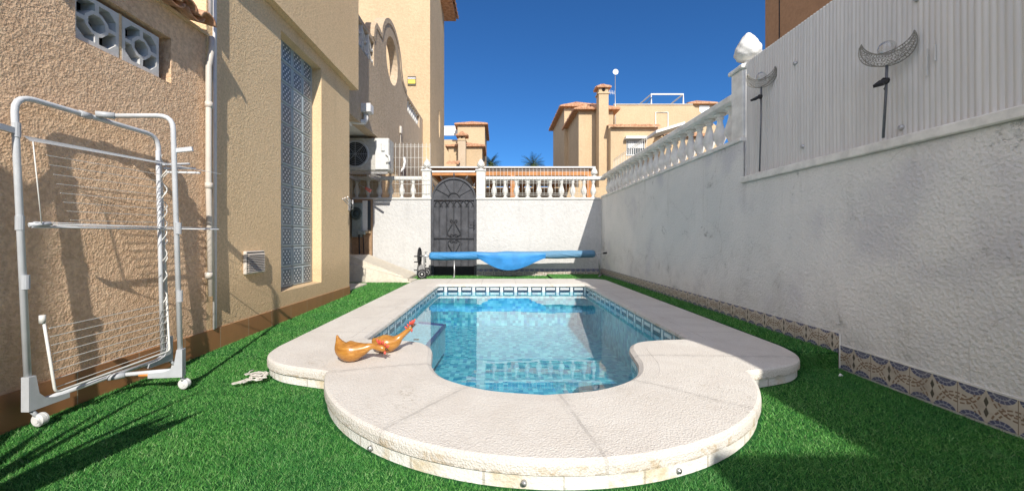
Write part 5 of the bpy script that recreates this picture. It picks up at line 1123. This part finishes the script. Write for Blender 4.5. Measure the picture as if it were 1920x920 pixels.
# left distant house
h4 = dist_house('chimney_house', 'distant tan house with square tiled tower and chimney above the gate', 'house', (-2, 25, 0))
mb, a, b = pbox(858, 909, 234, 26, 4); mb.build('tower', TAN_FAR, h4); hip(a.x, b.x, 26, 30, a.z + .03, 0.40, 0.20, h4, 'tower_roof')
mb, a, b = pbox(841, 904, 275, 23.5, 2.4); mb.build('front_wall', TAN_FAR, h4); hip(a.x, b.x, 23.5, 25.9, a.z + .03, 0.40, 0.18, h4, 'front_roof')
mb, a, b = pbox(859, 873, 262, 22.6, 0.5); mb.build('chimney', TAN_ARCH, h4)
mb = MB(); mb.box(a.x + .03, b.x - .03, 22.63, 23.07, a.z + .001, a.z + 0.25); mb.box(a.x - .03, b.x + .03, 22.57, 23.13, a.z - .04, a.z); mb.build('chimney_cap', TAN_FAR, h4); hip(a.x, b.x, 22.6, 23.1, a.z + 0.26, 0.24, 0.12, h4, 'chimney_roof', 0.16, 0.05)
mb = MB(); mb.lathe([(0.0, 0), (0.07, 0), (0.07, 0.02), (0, 0.02)], ((a.x + b.x) / 2, 22.62, a.z + 0.14), 4, axis='y'); mb.build('flue_opening', DARK, h4)
mb, a, b = pbox(820, 858, 262, 27, 3); mb.build('side_wall', TAN_FAR, h4)
p0 = at(820, 236, 27); p1 = at(862, 254, 27); mb = MB(); mb.box(p0.x, p1.x, 27.0, 27.08, p0.z - .16, p0.z, 0.01); mb.box(p0.x, p1.x, 27.0, 27.08, p1.z, p1.z + .16); mb.box(p0.x, p1.x, 27.03, 27.05, p1.z + .16, p0.z - .16); mb.build('terrace_railing', WPAINT, h4)
p0 = at(835, 306, 21.5); p1 = at(860, 306, 21.5); mb = MB(); rooftiles(mb, (p0.x, 21.5, p0.z), (p1.x, 21.5, p0.z), (p0.x, 22.5, p0.z + .28), (p1.x, 22.5, p0.z + .28), 0.2, 0.05); mb.build('lean_to_roof', TILE, h4, fixn=False)
# palms
def palm(px, py, Y, s, label):
    c = at(px, py, Y); t = thing('palm_tree', label, 'tree', (c.x, Y, 0), 'palm trees behind the pergola'); mb = MB(); mb.sweep([(c.x, Y, 0), (c.x + .1, Y, c.z * .5), (c.x, Y, c.z)], [0.2, 0.15, 0.13], 8); mb.build('trunk', BARK, t)
    mb = MB(); rg = random.Random(int(px))
    for k in range(90):
        a = rg.uniform(0, 6.28); el = rg.uniform(-0.3, 1.3); L = s * rg.uniform(0.75, 1.1); d = Vector((math.cos(a) * math.cos(el), math.sin(a) * math.cos(el), math.sin(el))); prev = Vector((c.x, Y, c.z))
        for q in range(8):
            nx = prev + d * L / 8; d = (d + Vector((0, 0, -0.16))).normalized(); sd = d.cross(Vector((0, 0, 1))).normalized(); wl = s * 0.20 * math.sin(PI * (q + 1) / 9.5)
            for f in (0, 0.5):
                b = prev.lerp(nx, f)
                for sg in (-1, 1): tip = b + sd * sg * wl + d * wl * 0.5 - Vector((0, 0, wl * 0.35)); mb.add([b, b + d * s * 0.022, tip], [(0, 1, 2)])
            prev = nx
    mb.build('fronds', FROND, t, fixn=False)
palm(920, 309, 30, 1.05, 'small palm crown just right of the gate pier finial')
palm(999, 312, 26, 1.05, 'small dark palm crown in the middle of the sky gap above the pergola')

# ------------------------------------------------------------------ beside the viewer on the left
wp = MB(); wp.box(XL - 0.05, -1.45, -1.25, -0.96, 0, 2.95, 0.01); o = wp.build('buttress', TAN); tag(o, 'tan rendered buttress on the house wall behind the viewer', 'buttress')
pp = thing('shadow_plant', 'unseen potted succulent added left of the viewer to cast leaf shadows on the turf', 'potted plant', (-1.52, 0.50, 0.0))  # plant added out of view for the leafy shadows it throws
mb = MB(); mb.lathe([(0.10, 0.0), (0.15, 0.28), (0.165, 0.28), (0.165, 0.31), (0.14, 0.31), (0.13, 0.27), (0.0, 0.27)], (-1.52, 0.50, 0.0), 20); mb.build('pot', TILE, pp)
rg = random.Random(12); mb = MB()
for k in range(15):
    a = rg.uniform(0, 6.28); el = rg.uniform(0.75, 1.4); L = rg.uniform(0.55, 0.85); d = Vector((math.cos(a) * math.cos(el), math.sin(a) * math.cos(el), math.sin(el))); c = Vector((-1.52, 0.50, 0.27)); pts = []
    for q in range(8): pts.append(c.copy()); c += d * L / 7; d = (d + Vector((math.cos(a), math.sin(a), 0)) * 0.08).normalized()
    mb.sweep(pts, [0.02, 0.04, 0.055, 0.06, 0.055, 0.045, 0.028, 0.003], 6, sq=[(0.25, 1.0)] * 8)
mb.build('leaves', PLANT, pp)
